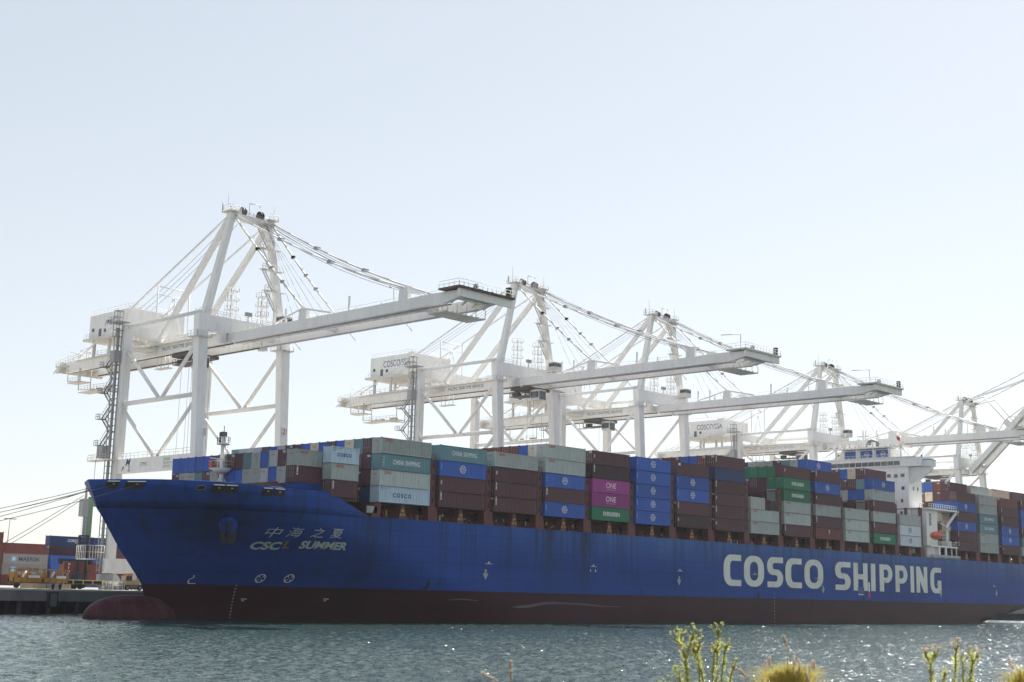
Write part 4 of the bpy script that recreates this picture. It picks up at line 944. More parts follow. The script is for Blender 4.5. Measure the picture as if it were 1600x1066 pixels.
    if i == 0:
        put_text('emblem', 'PMS', 2.0, NTXT, hs_, (6.17, 50.2, hz0+2.6), face='x', shear=.35, bold=.0, spacing=.9)
        put_text('emblem', 'M', 2.2, NTXT, root, (-.63, GA-4.3, ZS1-1.5), face='x', shear=.3, bold=.03)
        put_text('emblem', 'P', 1.6, NTXT, root, (-.63, GA-2.8, ZS0+.35), face='x', shear=.3, bold=.03); put_text('emblem', 'S.', 1.6, NTXT, root, (-.63, GA-5.4, ZS0+.35), face='x', shear=.3, bold=.03)
        put_text('lettering', 'ZPMC', 1.15, mat('faded_brown_marking', (.42, .30, .25)), root, (-.63, 18.8, ZS0+1.3), face='x')
        for q_ in range(3): put_text('lettering', ('振华港机', 'PACIFIC MARITIME', 'SERVICES   21')[q_], .62, GTXT, root, (-.63, 9.6, ZS0+2.1-q_*.75), face='x')
        for x, fc in ((W_, 'y'),): 
            MB().box(x-.55, x+.6, -2.42, -2.3, Z(37.9), Z(39.9)).build('number_plate', WTXT, root)
            put_text('leg_number', '21', 1.75, RTXT, root, (x-.5, -2.45, Z(38.3)), bold=.03, xs=.72)
        MB().box(1.0, 1.08, -2.9, -1.9, Z(36), Z(37.6)).build('number_plate', WTXT, root)
    else:
        put_text('lettering', name2, 2.7, NTXT, hs_, (6.17, 51.6, hz0+2.5), face='x', xs=.74, bold=.0, spacing=1.05)
    # elevator shaft, cages and zig-zag stair on the landside bow leg
    es = MB()
    for a, b in ((-2.2, GA+.5), (-1.1, GA+.5), (-2.2, GA+1.6), (-1.1, GA+1.6)): es.beam((a, b, 3.5), (a, b, ZR+3), .16)
    z = 4.0
    while z < ZR+2: es.box(-2.25, -1.05, GA+.45, GA+1.65, z, z+.12); z += 1.5
    es.box(-1.85, -1.4, GA+.8, GA+1.25, 3.5, ZR+3); es.build('lift_shaft', GREY, root)
    MB().box(-2.8, -1.0, GA+.2, GA+1.9, ZR-2.8, ZR-.2).build('lift_cage', GREY, root)
    lh = MB()
    for a, b in ((-2.6, GA+.3), (-1.2, GA+.3), (-2.6, GA+1.7), (-1.2, GA+1.7)): lh.beam((a, b, ZR+3), (a, b, ZR+8.9), .13)
    for j in range(5): lh.box(-2.7, -1.1, GA+.2, GA+1.8, ZR+3+j*1.45, ZR+3.12+j*1.45)
    lh.box(-2.2, -1.5, GA+.7, GA+1.3, ZR+3, ZR+5.0).rail([(-3.4, GA-1.5, ZR+6.2), (-3.4, GA+2.6, ZR+6.2), (-.6, GA+2.6, ZR+6.2)], 1.1, 1., .05).box(-3.5, -.4, GA-1.6, GA+2.7, ZR+6.0, ZR+6.2)
    lh.build('lift_head', GREY, root)
    sg = MB(); lv = [6.6, Z(33.0), Z(38.9), Z(45.4), Z(51.5), Z(57)]
    zz = ZS1+.5; side_ = 0
    levels = [ZS1+.5+j*2.95 for j in range(9)]
    for j in range(len(levels)-1):
        y0, y1 = (GA+2.0, GA+5.3) if j % 2 == 0 else (GA+5.3, GA+2.0)
        for xo in (-1.7, -.8):
            sg.beam((xo, y0, levels[j]), (xo, y1, levels[j+1]), .09, .3); sg.tube((xo, y0, levels[j]+1.1), (xo, y1, levels[j+1]+1.1), .045, 4)
        for s_ in range(11):
            t = s_/11; sg.box(-1.7, -.8, y0+(y1-y0)*t-.12, y0+(y1-y0)*t+.12, levels[j]+2.95*t, levels[j]+2.95*t+.05)
        
        if j % 2 == 0: sg.box(-2.2, -.5, GA+5.2, GA+7.0, levels[j+1]-.1, levels[j+1]); sg.rail([(-2.2, GA+5.2, levels[j+1]), (-2.2, GA+7.0, levels[j+1]), (-.5, GA+7.0, levels[j+1])], 1.1, 1.0, .05)
        else: sg.box(-2.2, -.5, GA+1.0, GA+2.1, levels[j+1]-.1, levels[j+1])
    sg.build('zigzag_stair', DGREY if i == 0 else GREY, root)
    lp = MB().box(-3.0, -.9, GA-1.2, GA+7.8, ZS1-.2, ZS1).build('landing', WH2, root)
    MB().rail([(-2.95, GA-1.1, ZS1), (-2.95, GA+7.7, ZS1), (-.95, GA+7.7, ZS1)], 1.2, 1.2, .055).build('landing_railing', WH2, lp, kind='stuff')
    MB().box(-2.7, -.9, GA+2.2, GA+4.6, ZS1+.4, ZS1+3.1).build('electrical_cabinet', GREY, lp)
    MB().tube((-3.0, GA+4.2, 4), (-3.0, GA+4.2, ZS1), .06, 5).build('drop_cable', DGREY, root)
    # cage gallery at the foot
    cg = MB().box(-6.5, -4.4, GA-1.5, GA+3, 6.2, 6.4); cg.rail([(-6.5, GA-1.5, 6.4), (-6.5, GA+3, 6.4)], 2.8, .7, .08).rail([(-6.5, GA-1.5, 6.4), (-2.5, GA-1.5, 6.4)], 2.8, .7, .08)
    cg.build('foot_gallery', WH2, root)
    MB().box(-3.6, -.4, GA-2.4, GA-.95, .7, 3.2).build('foot_cabinet', GREY, root)
    # walkway under the house and tie to leg
    MB().box(-.5, 6.3, 31.0, 32.0, zg+1.0, zg+1.25).box(1.5, 6.2, 26, 31, zg-1.0, zg-.8).build('cross_walkway', WH2, root)
    MB().rail([(-.4, 31.1, zg+1.25), (6.2, 31.1, zg+1.25)], 1.1, 1.1, .05).rail([(1.5, 26, zg-.8), (6.2, 26, zg-.8)], 1.1, 1.1, .05).build('walkway_railing', WH, root, kind='stuff')
    # goal-post frame holding the backstays
    hy = 28.3; zst = ZA-.405*28.3+.2
    gp = MB()
    for xx, zb_ in ((6.6, zg+.9), (14.9, zg+.9)): gp.tube(A(xx, hy, zb_), A(xx, hy, zst), .17, 6)
    gp.tube(A(6.6, hy, zst-.3), A(14.9, hy, zst-.3), .14, 6).tube(A(6.6, hy, zst-2.2), A(14.9, hy, zst-2.2), .12, 6).tube(A(10.7, hy, zst-2.2), A(7.2, hy, zg+.9), .12, 6).tube(A(10.7, hy, zst-2.2), A(14.2, hy, zg+.9), .12, 6)
    gp.build('stay_frame', WH, root)
    # floodlight / sheave towers on the portal
    for xx in (7.4, 15.3):
        tw = MB()
        for a, b in ((-.7, -.7), (.7, -.7), (.7, .7), (-.7, .7)): tw.tube(A(xx+a, b, ZT), A(xx+a, b, ZT+6.3), .09, 5)
        for hz in (2.0, 4.1, 6.2): tw.box(xx-1.1, xx+1.1, -1.0, 1.0, ZT+hz-.1, ZT+hz); tw.rail([(xx-1.05, -.95, ZT+hz), (xx+1.05, -.95, ZT+hz), (xx+1.05, .95, ZT+hz), (xx-1.05, .95, ZT+hz), (xx-1.05, -.95, ZT+hz)], .9, 1., .045, False)
        tw.build('service_tower', WH, root)
    # stair flights up the far post
    sf = MB()
    for j in range(4):
        z0 = ZT+3.2+j*4.6; z1 = z0+4.6
        px = lambda z: (W_-.9)+(x2-(W_-.9))*((z-ZT)/(ZA-ZT))
        xa, xb = px(z0)-1.2, px(z1)-3.4
        for yo in (-.9, -.1): sf.beam((xa, yo, z0), (xb, yo, z1), .08, .3); sf.tube((xa, yo, z0+1), (xb, yo, z1+1), .045, 4)
        for s_ in range(12): t = s_/12; sf.box(xa+(xb-xa)*t-.12, xa+(xb-xa)*t+.12, -.9, -.1, z0+4.6*t, z0+4.6*t+.05)
        sf.box(xb-.6, px(z1)-.5, -1.3, .2, z1-.1, z1); sf.rail([(xb-.6, -1.2, z1), (px(z1)-.5, -1.2, z1)], 1.1, .9, .05); sf.box(px(z1)+.6, px(z1)+1.7, -1.1, -.1, z1-.1, z1)
    sf.build('mast_stair', WH2, root)
    MB().box(W_-2.9, W_-.2, -3.2, -1.0, ZT-.2, ZT+2.3).build('boom_control_cabin', WH2, root)
    MB().box(W_-2.95, W_-.3, -3.25, -3.21, ZT+1.1, ZT+2.0).box(W_-2.96, W_-2.91, -3.1, -1.2, ZT+1.1, ZT+2.0).build('cabin_window', GLASS, root)
    MB().box(11, 12.6, -.3, .3, ZT+1.3, ZT+2.2).box(11.7, 11.85, -.1, .1, ZT, ZT+1.3).build('sign_board', GREY, root)
    # boom: everything below is expressed along (d, h) and swung about the hinge when raised
    ang = raised or 0.; hy0, hz0_ = -2.0, zg-1.0
    def Bp(x, d, h):   # d = distance out from the hinge, h above girder top
        dy, dzz = d, h+1.0
        return A(x, hy0-(dy*math.cos(ang)-dzz*math.sin(ang)*-1*-1), hz0_+dy*math.sin(ang)+dzz*math.cos(ang)) if not ang else A(x, hy0-dy*math.cos(ang)+dzz*math.sin(ang), hz0_+dy*math.sin(ang)+dzz*math.cos(ang))
    def poly(mb, a, b, pts):
        n = len(pts); v = [Bp(a, d, h) for d, h in pts]+[Bp(b, d, h) for d, h in pts]
        mb.add(v, [tuple(range(n)), tuple(range(2*n-1, n-1, -1))]+[(i_, (i_+1) % n, n+(i_+1) % n, n+i_) for i_ in range(n)]); return mb
    BL = boom_len-4
    for k, (a, b) in enumerate(gx):
        g = poly(MB(), a, b, [(0, -1.9), (BL-1, -1.9), (BL+3.5, -1.2), (BL+3.5, .05), (BL-5, .25), (BL-12, .1), (0, 0)]).build('boom_girder', WH, root)
        poly(MB(), b if k == 0 else a-.35, b+.35 if k == 0 else a, [(0, -2.15), (BL, -2.15), (BL, -1.9), (0, -1.9)]).build('rail_ledge', GREY, g)
        hr = MB()
        xr = a-.0 if k == 1 else b+.8
        xo = b+.9 if k == 1 else b+.9
        n_ = 34
        for j in range(n_): hr.tube(Bp(xo, 2+j*(BL-4)/n_, .05), Bp(xo, 2+j*(BL-4)/n_, 1.25), .05, 4)
        for hh in (.65, 1.25): hr.tube(Bp(xo, 2, hh), Bp(xo, BL-2, hh), .045, 4)
        hr.build('boom_railing', WH, g, kind='stuff')
        poly(MB(), b if k == 1 else b, b+.95, [(2, -.05), (BL-2, -.05), (BL-2, .07), (2, .07)]).build('boom_walkway', WH2, g)
        for d, h2 in ((24, 2.3), (54, 2.5)): poly(MB(), a+.05, b-.05, [(d-1.3, -.1), (d+1.3, -.1), (d+1.1, h2), (d-1.1, h2)]).build('stay_bracket', WH, g)
        for d in (14, 18, 38): poly(MB(), a+.2, a+.5, [(d, 0), (d+.3, 0), (d+.3, 3.0), (d, 3.0)]).build('rest_post', WH, g)
        MB().beam(Bp(a+.1, 14.5, .2), Bp(a+.1, 24, 2.3), .3).beam(Bp(a+.1, 24, 2.3), Bp(a+.1, 33, .3), .35).build('bracket_tie', WH, g)
    lad = MB(); n_ = 46
    for j in range(n_):   # catwalk and festoon tray between the girders
        d = 2+j*(BL-8)/n_; poly(lad, 7.8, 10.2, [(d, -1.5), (d+.35, -1.5), (d+.35, -1.2), (d, -1.2)])
    poly(lad, 10.2, 10.4, [(0, -1.7), (BL-5, -1.7), (BL-5, -1.1), (0, -1.1)]); lad.build('festoon_tray', WH2, root, kind='stuff')
    for d in (3, 24, 54, BL+1): poly(MB(), 7.4, 14.5, [(d, -1.2), (d+1.2, -1.2), (d+1.2, -.2), (d, -.2)]).build('boom_cross_beam', WH, root)
    # tip: wide rusty platform, end frame, hung walkway
    tp = poly(MB(), 5.2, 19.6, [(BL-1, .3), (BL+4.4, .3), (BL+4.4, .6), (BL-1, .6)]).build('tip_platform', RUST if i == 0 else WH2, root)
    poly(MB(), 5.6, 19.2, [(BL+3.6, -1.3), (BL+4.1, -1.3), (BL+4.1, .3), (BL+3.6, .3)]).build('tip_end_plate', WH, tp)
    for xx in (7.6, 10.2, 12.8, 15.7): MB().beam(Bp(xx, BL+.0, -1.7), Bp(xx, BL+4.3, .2), .25, .3).build('tip_bracket', WH2, tp)
    tr = MB(); cs_ = [(5.3, BL-.9), (5.3, BL+4.3), (19.5, BL+4.3), (19.5, BL-.9)]
    for (xa, da_), (xb, db_) in zip(cs_, cs_[1:]):
        n2 = max(2, int(math.hypot(xb-xa, db_-da_)/1.1))
        for j in range(n2+1): p_ = (xa+(xb-xa)*j/n2, da_+(db_-da_)*j/n2); tr.tube(Bp(p_[0], p_[1], .6), Bp(p_[0], p_[1], 1.8), .05, 4)
        for hh in (1.2, 1.8): tr.tube(Bp(xa, da_, hh), Bp(xb, db_, hh), .045, 4)
    tr.build('tip_railing', WH, tp, kind='stuff')
    jg = MB(); rj = random.Random(i)
    for j in range(26): xx = 5.6+j*.53; jg.box(xx, xx+.2, min(Bp(0, BL+4.45, 0).y, Bp(0, BL+4.45+.5*rj.random(), 0).y)-.05, Bp(0, BL+3.2, 0).y, Bp(0, BL+4.4, .12).z, Bp(0, BL+4.4, .3+.25*rj.random()).z)
    if not ang: jg.build('tip_edge_brackets', RUST if i == 0 else WH2, tp, kind='stuff')
    tw = MB()
    for xx in (6.2, 8.6, 11, 13.4, 15.8): tw.tube(Bp(xx, BL-4, -2.0), Bp(xx, BL-4, -3.5), .07, 4).tube(Bp(xx, BL+.5, -1.9), Bp(xx, BL+.5, -3.5), .07, 4)
    
    for j in range(10): poly(tw, 6, 16, [(BL-4.2+j*.5, -3.66), (BL-4.05+j*.5, -3.66), (BL-4.05+j*.5, -3.52), (BL-4.2+j*.5, -3.52)])
    for j in range(7): poly(tw, 6+j*1.6, 6.15+j*1.6, [(BL-4.2, -3.5), (BL+.5, -3.5), (BL+.5, -3.35), (BL-4.2, -3.35)])
    tw.build('hung_walkway', WH2, tp)
    ck = poly(MB(), 12.0, 12.1, [(BL+1, .7), (BL+2.1, .7), (BL+2.1, 2.3), (BL+1, 2.3)]).build('check_board', WTXT, tp)
    cq = MB()
    for a_ in range(3):
        for b_ in range(4):
            if (a_+b_) % 2 == 0: poly(cq, 11.95, 11.99, [(BL+1+a_*.36, .7+b_*.4), (BL+1.36+a_*.36, .7+b_*.4), (BL+1.36+a_*.36, 1.1+b_*.4), (BL+1+a_*.36, 1.1+b_*.4)])
    cq.build('check_square', NTXT, ck)
    poly(MB(), 18.4, 19.2, [(BL+3, .7), (BL+3.8, .7), (BL+3.8, 2.5), (BL+3, 2.5)]).build('limit_box', BLACK, tp)
    jb = MB(); jb.path([Bp(9.2, BL-17.5, 0), Bp(9.2, BL-17.5, 3.5), Bp(6.4, BL-15.5, 3.2), Bp(6.4, BL-15.5, 2.8)], .11, 5)
    if i > 0: jb.path([Bp(8.2, BL+1, .5), Bp(8.2, BL+1, 4.4), Bp(5.4, BL-2.5, 4.1)], .11, 5)
    jb.build('service_davit', WH2, root, kind='stuff')
    for d in (10, 28, 45, 60): MB().tube(Bp(15.6, d, -1.9), Bp(16.8, d+.4, -3.2), .07, 4).build('lamp_arm', GREY, root)
    for d in (6, 12, 30, 42, 50): poly(MB(), 16.0, 16.7, [(d, 1.25), (d+.5, 1.25), (d+.5, 1.5), (d, 1.5)]).build('boom_lamp', GREY, root)
    # forestays
    def sag(a, b, s_, n=8): return [a.lerp(b, t/n)-Vector((0, 0, 4*s_*(t/n)*(1-t/n))) for t in range(n+1)]
    if not ang:
        for xa, xb, y_off in ((x1, 6.9, 0), (x2, 15.0, 0)):
            MB().path(sag(A(xa+.3, -.6, ZA), Bp(xb, 24, 2.2), .5), .22, 6).build('inner_forestay', WH, root)
            for dx_ in (-.35, .35): MB().path(sag(A(xa+.6, -.6, ZA+.3), Bp(xb+dx_, 54, 2.4), 1.3), .2, 6).build('outer_forestay', WH, root)
            lk = MB()
            for t in (.35, .37, .55, .70): p_ = sag(A(xa+.3, -.6, ZA), Bp(xb, 24, 2.2), .5, 20)[int(t*20)]; lk.box(p_.x-.3, p_.x+.3, p_.y-.35, p_.y+.35, p_.z-.3, p_.z+.3)
            for t in (.3, .6): p_ = sag(A(xa+.6, -.6, ZA+.3), Bp(xb, 54, 2.4), 1.3, 20)[int(t*20)]; lk.box(p_.x-.7, p_.x+.7, p_.y-.35, p_.y+.35, p_.z-.3, p_.z+.3)
            lk.build('stay_link', GREY, root, kind='stuff')
        for j in range(6): MB().path(sag(A(x1+2.6+j*.9, -.3, ZA+1.6), Bp(8.5+j*.9, 54.5+(j % 3), 1.6), 2.4-.15*j), .055, 4).build('hoist_rope', ROPE, root)
        for j in range(5): MB().path(sag(A(x2-2.6+.4*j, -.3, ZA+.6), Bp(12.5+.4*j, 25-j*3.2, .8), .2), .035, 4).build('luffing_rope', ROPE, root)
    else:
        for xa, xb in ((x1, 6.9), (x2, 15.0)):
            MB().path([A(xa+.3, -.6, ZA), A(xa+.3, -9, ZA+1.5), Bp(xb, 24, 2.2)], .22, 6).build('inner_forestay', WH, root)
            MB().path(sag(A(xa+.6, -.6, ZA+.3), A(xb, -30, ZA+12), .4), .2, 6).path([A(xb, -30, ZA+12), Bp(xb, 54, 2.4)], .2, 6).build('outer_forestay', WH, root)
        for j in range(4): MB().path(sag(A(x1+3+j*.9, -.3, ZA+1.6), Bp(9.5+j*.9, 54.5, 1.6), .6), .06, 4).build('hoist_rope', ROPE, root)
    # rear ropes
    for j in range(3): MB().path(sag(A(x1+2+j, .4, ZA+1.2), A(9+j*1.5, 40, Z(69.2+dz)), .8), .04, 4).build('hoist_rope', ROPE, root)
    # trolley, cab, headblock
    if not ang or True:
        cy_ = cab_y
        tb = MB().box(6.9, 15.0, cy_-3.2, cy_+3.2, zg-2.9, zg-2.2)
        for a in range(-3, 4): tb.beam((7.2, cy_+a, zg-2.9), (7.6, cy_+a+.5, zg-2.2), .15)
        tb.build('trolley', CHECK, root)
        cbn = MB().box(8.3, 11.0, cy_-5.6, cy_-2.6, zg-5.7, zg-3.0).build('operator_cab', WH2, root)
        MB().box(8.22, 8.29, cy_-5.4, cy_-2.8, zg-5.1, zg-3.5).box(8.5, 10.8, cy_-5.69, cy_-5.61, zg-5.5, zg-3.4).build('cab_window', GLASS, cbn)
        MB().box(8, 11.5, cy_-3, cy_+4.5, zg-4.4, zg-4.2).rail([(8, cy_-2.6, zg-4.2), (8, cy_+4.5, zg-4.2)], 1.1, 1.1, .05).box(8.6, 9.6, cy_+2, cy_+3.8, zg-4.2, zg-3.2).build('cab_platform', CHECK, cbn)
        rp2 = MB()
        if i == 0:
            for xx, yy in ((8.5, cy_-1.5), (9.3, cy_-1.5), (13.2, cy_-1.5), (14, cy_-1.5), (8.5, cy_+1.5), (14, cy_+1.5)): rp2.tube((xx, yy, zg-2.6), (xx, yy, Z(26)), .035, 4)
        else:
            for xx, yy in ((8.5, cy_-1.5), (14, cy_-1.5), (14, cy_+1.5)): rp2.tube((xx, yy, zg-2.6), (xx, yy, Z(38)), .035, 4)
        rp2.build('hoist_rope', ROPE, root)
        MB().box(7.5, 15, cy_-1.2, cy_+1.2, Z(24 if i == 0 else 37), Z(25 if i == 0 else 38)).build('spreader', YEL, root)
    return root

crane(-.9, 0, 0, 0, 58.4, label='nearest white gantry crane with boom over the ship bow, numbered 21', cab_y=18)
crane(88.1, 1, 2.1, .4, 60.2, label='second white gantry crane from the bow, navy letters on its machinery house', cab_y=-1.5)
crane(146.0, 2, 2.1, 1.4, 59.8, label='third gantry crane, its boom tip passing over the blue stacks', cab_y=23)
crane(239.2, 3, -.5, -1., 57.9, label='fourth gantry crane, standing behind the ship bridge', cab_y=14)
crane(345.3, 4, 0, -.4, 57.6, raised=R(44), label='farthest gantry crane with its boom raised', cab_y=14)

# ------------------------------------------------------------------ mooring lines
def line(p, q, s, label):
    p = Vector(p); q = Vector(q); mb = MB(); mb.path([p.lerp(q, t/14)-Vector((0, 0, 4*s*(t/14)*(1-t/14))) for t in range(15)], .05, 5)
    tag(mb.build('mooring_line', mat('mooring_rope', (.13, .12, .11), .8, .2)), label, 'rope', 'mooring lines from the bow')
line((-42.9, 21.4, 21.3), (-118, 50, 4.9), 2.2, 'topmost mooring line running left from the bow tip')
line((-42.7, 21.8, 21.0), (-125, 50, 4.9), 3.4, 'second mooring line from the top at the bow tip')
line((-42.8, 22.2, 20.9), (-108, 50, 4.9), 3.0, 'slack mooring line crossing the others near the bow tip')
line((-41.3, hullY(-41.3, 21.6)-.1, 21.6), (-135, 50, 4.9), 4.2, 'mooring line leaving the first dark fairlead')
line((-39.4, hullY(-39.4, 21.5)-.1, 21.5), (-128, 50, 4.9), 4.6, 'lowest mooring line leaving the wide double fairlead')
line((-33, 42.6, 21.2), (-56.6, 50, 4.9), .5, 'steep mooring line dropping to the bollard at the left edge')
line((-32, 43.0, 21.2), (-54.9, 50, 4.9), .5, 'steep mooring line just right of its twin at the left edge')

# ------------------------------------------------------------------ the yard behind the quay
rnd = random.Random(21); GY = 'containers stacked in the yard'
def yc(x, y, t, c, mark, label, z0=QZ, door=None): return container(x, y, z0+t*2.62, 12.19, c, mark, label, rnd, GY, door)
for t, c, m_, l in ((0, 'R', None, 'brick red yard container at the bottom under the grey star-marked pair'), (1, 'S', 'maersk', 'lower grey star-marked container in the yard behind the yellow trailers'), (2, 'S', 'maersk', 'upper grey star-marked container in the yard'), (3, 'K', None, 'maroon container lying on the grey star-marked pair')):
    yc(5.7-(.8 if t == 3 else 0), 150, t, c, m_, l, QZ+.1)
for t in range(4): yc(-7.3, 149, t, 'R', None, 'red-brown yard container at the left picture edge, %s of four' % ('bottom', 'second', 'third', 'top')[t])
yc(-7.3, 149, 4, 'R', None, 'extra red-brown container crowning the stack at the left picture edge')
for t in range(3): yc(18.8, 150, t, 'B', 'cosco', 'blue yard container right of the grey star-marked pair, %s of three' % ('bottom', 'middle', 'top')[t], door=True)
for t in range(4): yc(22, 180, t, 'N' if t == 3 else 'M', 'cma' if t == 3 else None, ('navy white-lettered container behind the blue yard stack' if t == 3 else '%s maroon container under the navy white-lettered one behind the blue yard stack' % ('bottom', 'middle', 'upper')[t]))
for t in range(5):
    yc(21.2, 156, t, 'N' if t == 4 else ('M' if t == 3 else 'B'), 'wtext' if t == 4 else None, ['blue container at the foot of the navy-topped yard stack', 'blue container on the foot of the navy-topped yard stack', 'blue middle container of the navy-topped yard stack', 'maroon container just below the navy top one in the yard', 'dark navy container topping the tallest yard stack by the mast truck'][t], door=True)
    yc(33.6, 156, t, 'N' if t == 4 else ('M' if t in (1, 3) else 'B'), None, '%s container in the stack right of the navy-topped one' % ('bottom blue', 'second-up maroon', 'middle blue', 'fourth-up maroon', 'topmost navy')[t], door=True)
for t, l in enumerate(('lower maroon container set down behind the flatbed', 'upper maroon container behind the flatbed, with white letters')): yc(2.0, 112, t, 'K', 'ylogo' if t else None, l, QZ+.6, door=True)
for j in range(3):
    for t in range(4): yc(66+j*13, 215, t, rnd.choice('MBGRT'), None, '%s container of the %s far yard stack beyond the bow' % (('bottom', 'second', 'third', 'top')[t], ('left', 'middle', 'right')[j]), door=True)
# green yard gantry
rt_ = thing('yard_gantry', 'green rubber-tyred yard gantry half hidden by the bow', 'crane', (39.5, 170, QZ))
for x in (0, 11.5): MB().box(x-.9, x+.9, -.8, .8, 1.6, 24.5).build('leg', GREENP, rt_)
MB().box(-.95, 12.6, -1.0, .9, 22.4, 25).build('girder', GREENP, rt_)
MB().box(-.5, 12, -.5, .5, 1.5, 2.6).build('sill', GREENP, rt_)
MB().box(-2.8, -1.1, -1.8, .4, 19.4, 24.2).build('control_room', GREY, rt_); MB().tube((-1.4, -.9, 1), (-1.4, -.9, 28), .5, 8).build('cable_reel_mast', GREY, rt_)
lad = MB()
for i in range(44): lad.box(-2.4, -1.9, -1.2, -.6, 1+i*.5, 1.1+i*.5)
lad.build('ladder', GREY, rt_, kind='stuff'); MB().rail([(-.9, -.9, 25), (12, -.9, 25)], 1.2, 1.5, .07).build('railing', GREENP, rt_, kind='stuff')
for x in (0, 11.5):
    for y in (-.2,): MB().tube((x-1.2, y-.3, .8), (x-1.2, y+.5, .8), .8, 14).tube((x+1.2, y-.3, .8), (x+1.2, y+.5, .8), .8, 14).build('wheel', BLACK, rt_)
# reach stacker with a raised black mast
rs = thing('reach_stacker', 'dark mast lift truck holding a spreader before the navy containers', 'forklift', (5.3, 110, QZ))
for x in (-1.1, 1.1): MB().box(x-.22, x+.22, -.3, .3, .4, 12.1).build('mast_rail', BLACK, rs)
for z in (3, 6, 8.6, 10.2, 11.8): MB().box(-1.0, 1.0, -.25, .25, z, z+.35).build('mast_crosshead', BLACK, rs)
MB().box(-6.0, 2.4, -.6, .2, 6.0, 6.6).box(-5.9, -5.2, -.7, .3, 5.4, 6.6).box(1.7, 2.4, -.7, .3, 5.4, 6.6).build('spreader', BLACK, rs)
MB().box(-1.4, 1.4, .4, 5.5, .9, 2.2).box(-.9, .9, 1.6, 3.4, 2.2, 3.7).build('body', mat('stacker_blue', (.05, .10, .20), .5, .2), rs)
for y in (1.2, 4.6):
    for x in (-1.5, 1.2): MB().tube((x, y, .75), (x+.4, y, .75), .75, 14).build('wheel', BLACK, rs)
# yellow spreader beams carried on low trailers
for k, (x0, L_, lb_) in enumerate(((-31.2, 6.0, 'left yellow container spreader frame standing on a low trailer'), (-25.0, 5.3, 'right yellow container spreader frame on the long trailer'))):
    y_ = thing('spreader_frame', lb_, 'equipment', (x0, 70, QZ+1.0), group='yellow spreader frames parked at the quay')
    for yy in (0, 2.2):
        MB().box(0, L_, yy, yy+.2, 2.55, 2.75).build('top_rail', YEL, y_); MB().box(0, L_, yy, yy+.25, .2, 1.0).build('main_beam', YEL, y_)
        for x in [0, L_*.25, L_*.5, L_*.75, L_-.15]: MB().box(x, x+.15, yy, yy+.15, .2, 2.6).build('upright', YEL, y_)
    MB().box(.2, .9, .3, 2.1, .3, 2.0).box(L_*.45, L_*.62, .3, 2.0, .9, 1.9).build('motor_box', YEL, y_)
    MB().tube((L_*.3, .1, 1.1), (L_*.42, .1, 2.3), .22, 8).box(L_*.5, L_*.9, -.05, .1, 1.0, 1.5).build('white_duct', WTXT, y_)
    for x in (L_*.7, L_*.85): MB().beam((x, 0, 1), (x+.8, 0, 2.4), .08).beam((x+.8, 0, 1), (x, 0, 2.4), .08).build('bracing', GREY, y_)
tl = thing('flatbed_trailer', 'low flatbed trailer on many tyres beneath the yellow frames', 'trailer', (-31.5, 70, QZ))
MB().box(0, 21, -.1, 2.5, .85, 1.0).build('bed', RUST, tl)
for x in (1.0, 6.6, 7.9, 9.2, 10.6, 13.2, 14.4): MB().tube((x, -.25, .5), (x, .25, .5), .5, 14).build('wheel', BLACK, tl)
t2 = thing('skeletal_trailer', 'dark container chassis with yellow-green side panels right of the yellow frames', 'trailer', (-20.3, 71, QZ))
MB().box(0, 10.5, 0, 2.4, .9, 1.15).build('frame', DGREY, t2)
LIME = mat('lime_reflector', (.55, .58, .18), .5, .1)
for x in (0, 2.1, 4.3, 6.4, 8.6): MB().box(x, x+.25, -.05, .05, 1.0, 1.7).build('stake', LIME, t2)
MB().box(0, 9.5, -.06, .0, 1.68, 1.85).build('side_strip', LIME, t2); MB().box(.4, 8.6, .1, .3, 1.16, 1.66).build('side_board', BLACK, t2)
for x in (.7, 1.8, 9): MB().tube((x, -.2, .5), (x, .3, .5), .5, 14).build('wheel', BLACK, t2)
# terminal tractor
tt = thing('terminal_tractor', 'small yellow terminal tractor with orange beacon bar parked beside the bow', 'tractor', (-7.4, 70, QZ))
TY = mat('tractor_tan', (.50, .36, .17), .5, .3)
MB().box(0, 5.2, 0, 2.4, .6, 1.1).build('chassis', DGREY, tt)
MB().prism([(.3, 1.1), (.5, 2.9), (2.0, 3.1), (2.1, 1.1)], 'y', .1, 1.7).build('cab', TY, tt)
MB().prism([(.62, 1.9), (.72, 2.8), (1.3, 2.85), (1.3, 1.9)], 'y', .03, .09).box(1.4, 1.95, .03, .09, 1.9, 2.85).build('cab_window', GLASS, tt)
MB().box(2.15, 3.9, .2, 2.1, 1.1, 2.1).build('engine_cover', TY, tt); MB().box(3.2, 3.35, .2, .35, 2.1, 3.3).build('exhaust', DGREY, tt)
MB().box(.9, 2.4, .3, 1.6, 3.12, 3.4).build('beacon_bar', mat('beacon_orange', (.7, .2, .03), .4, .05), tt)
for x in (1.0, 3.9): MB().tube((x, -.1, .5), (x, .35, .5), .52, 16).build('wheel', BLACK, tt); 
for x in (1.0, 3.9): MB().tube((x, -.14, .5), (x, -.11, .5), .25, 12).build('rim', GREY, tt)
mc = thing('quay_machinery', 'grey winch housings and cable gear at the crane foot', 'machinery', (-12.2, 70, QZ)); rnd = random.Random(9)
for j in range(9):
    x = j*.55; MB().box(x, x+.3+rnd.random()*.5, 0, 1+rnd.random(), .0, .6+rnd.random()*1.6).build('housing', GREY if j % 2 else WH2, mc)
MB().rail([(0, -.2, .2), (5, -.2, .2)], 1.4, .8, .05).build('guard_rail', WH2, mc)
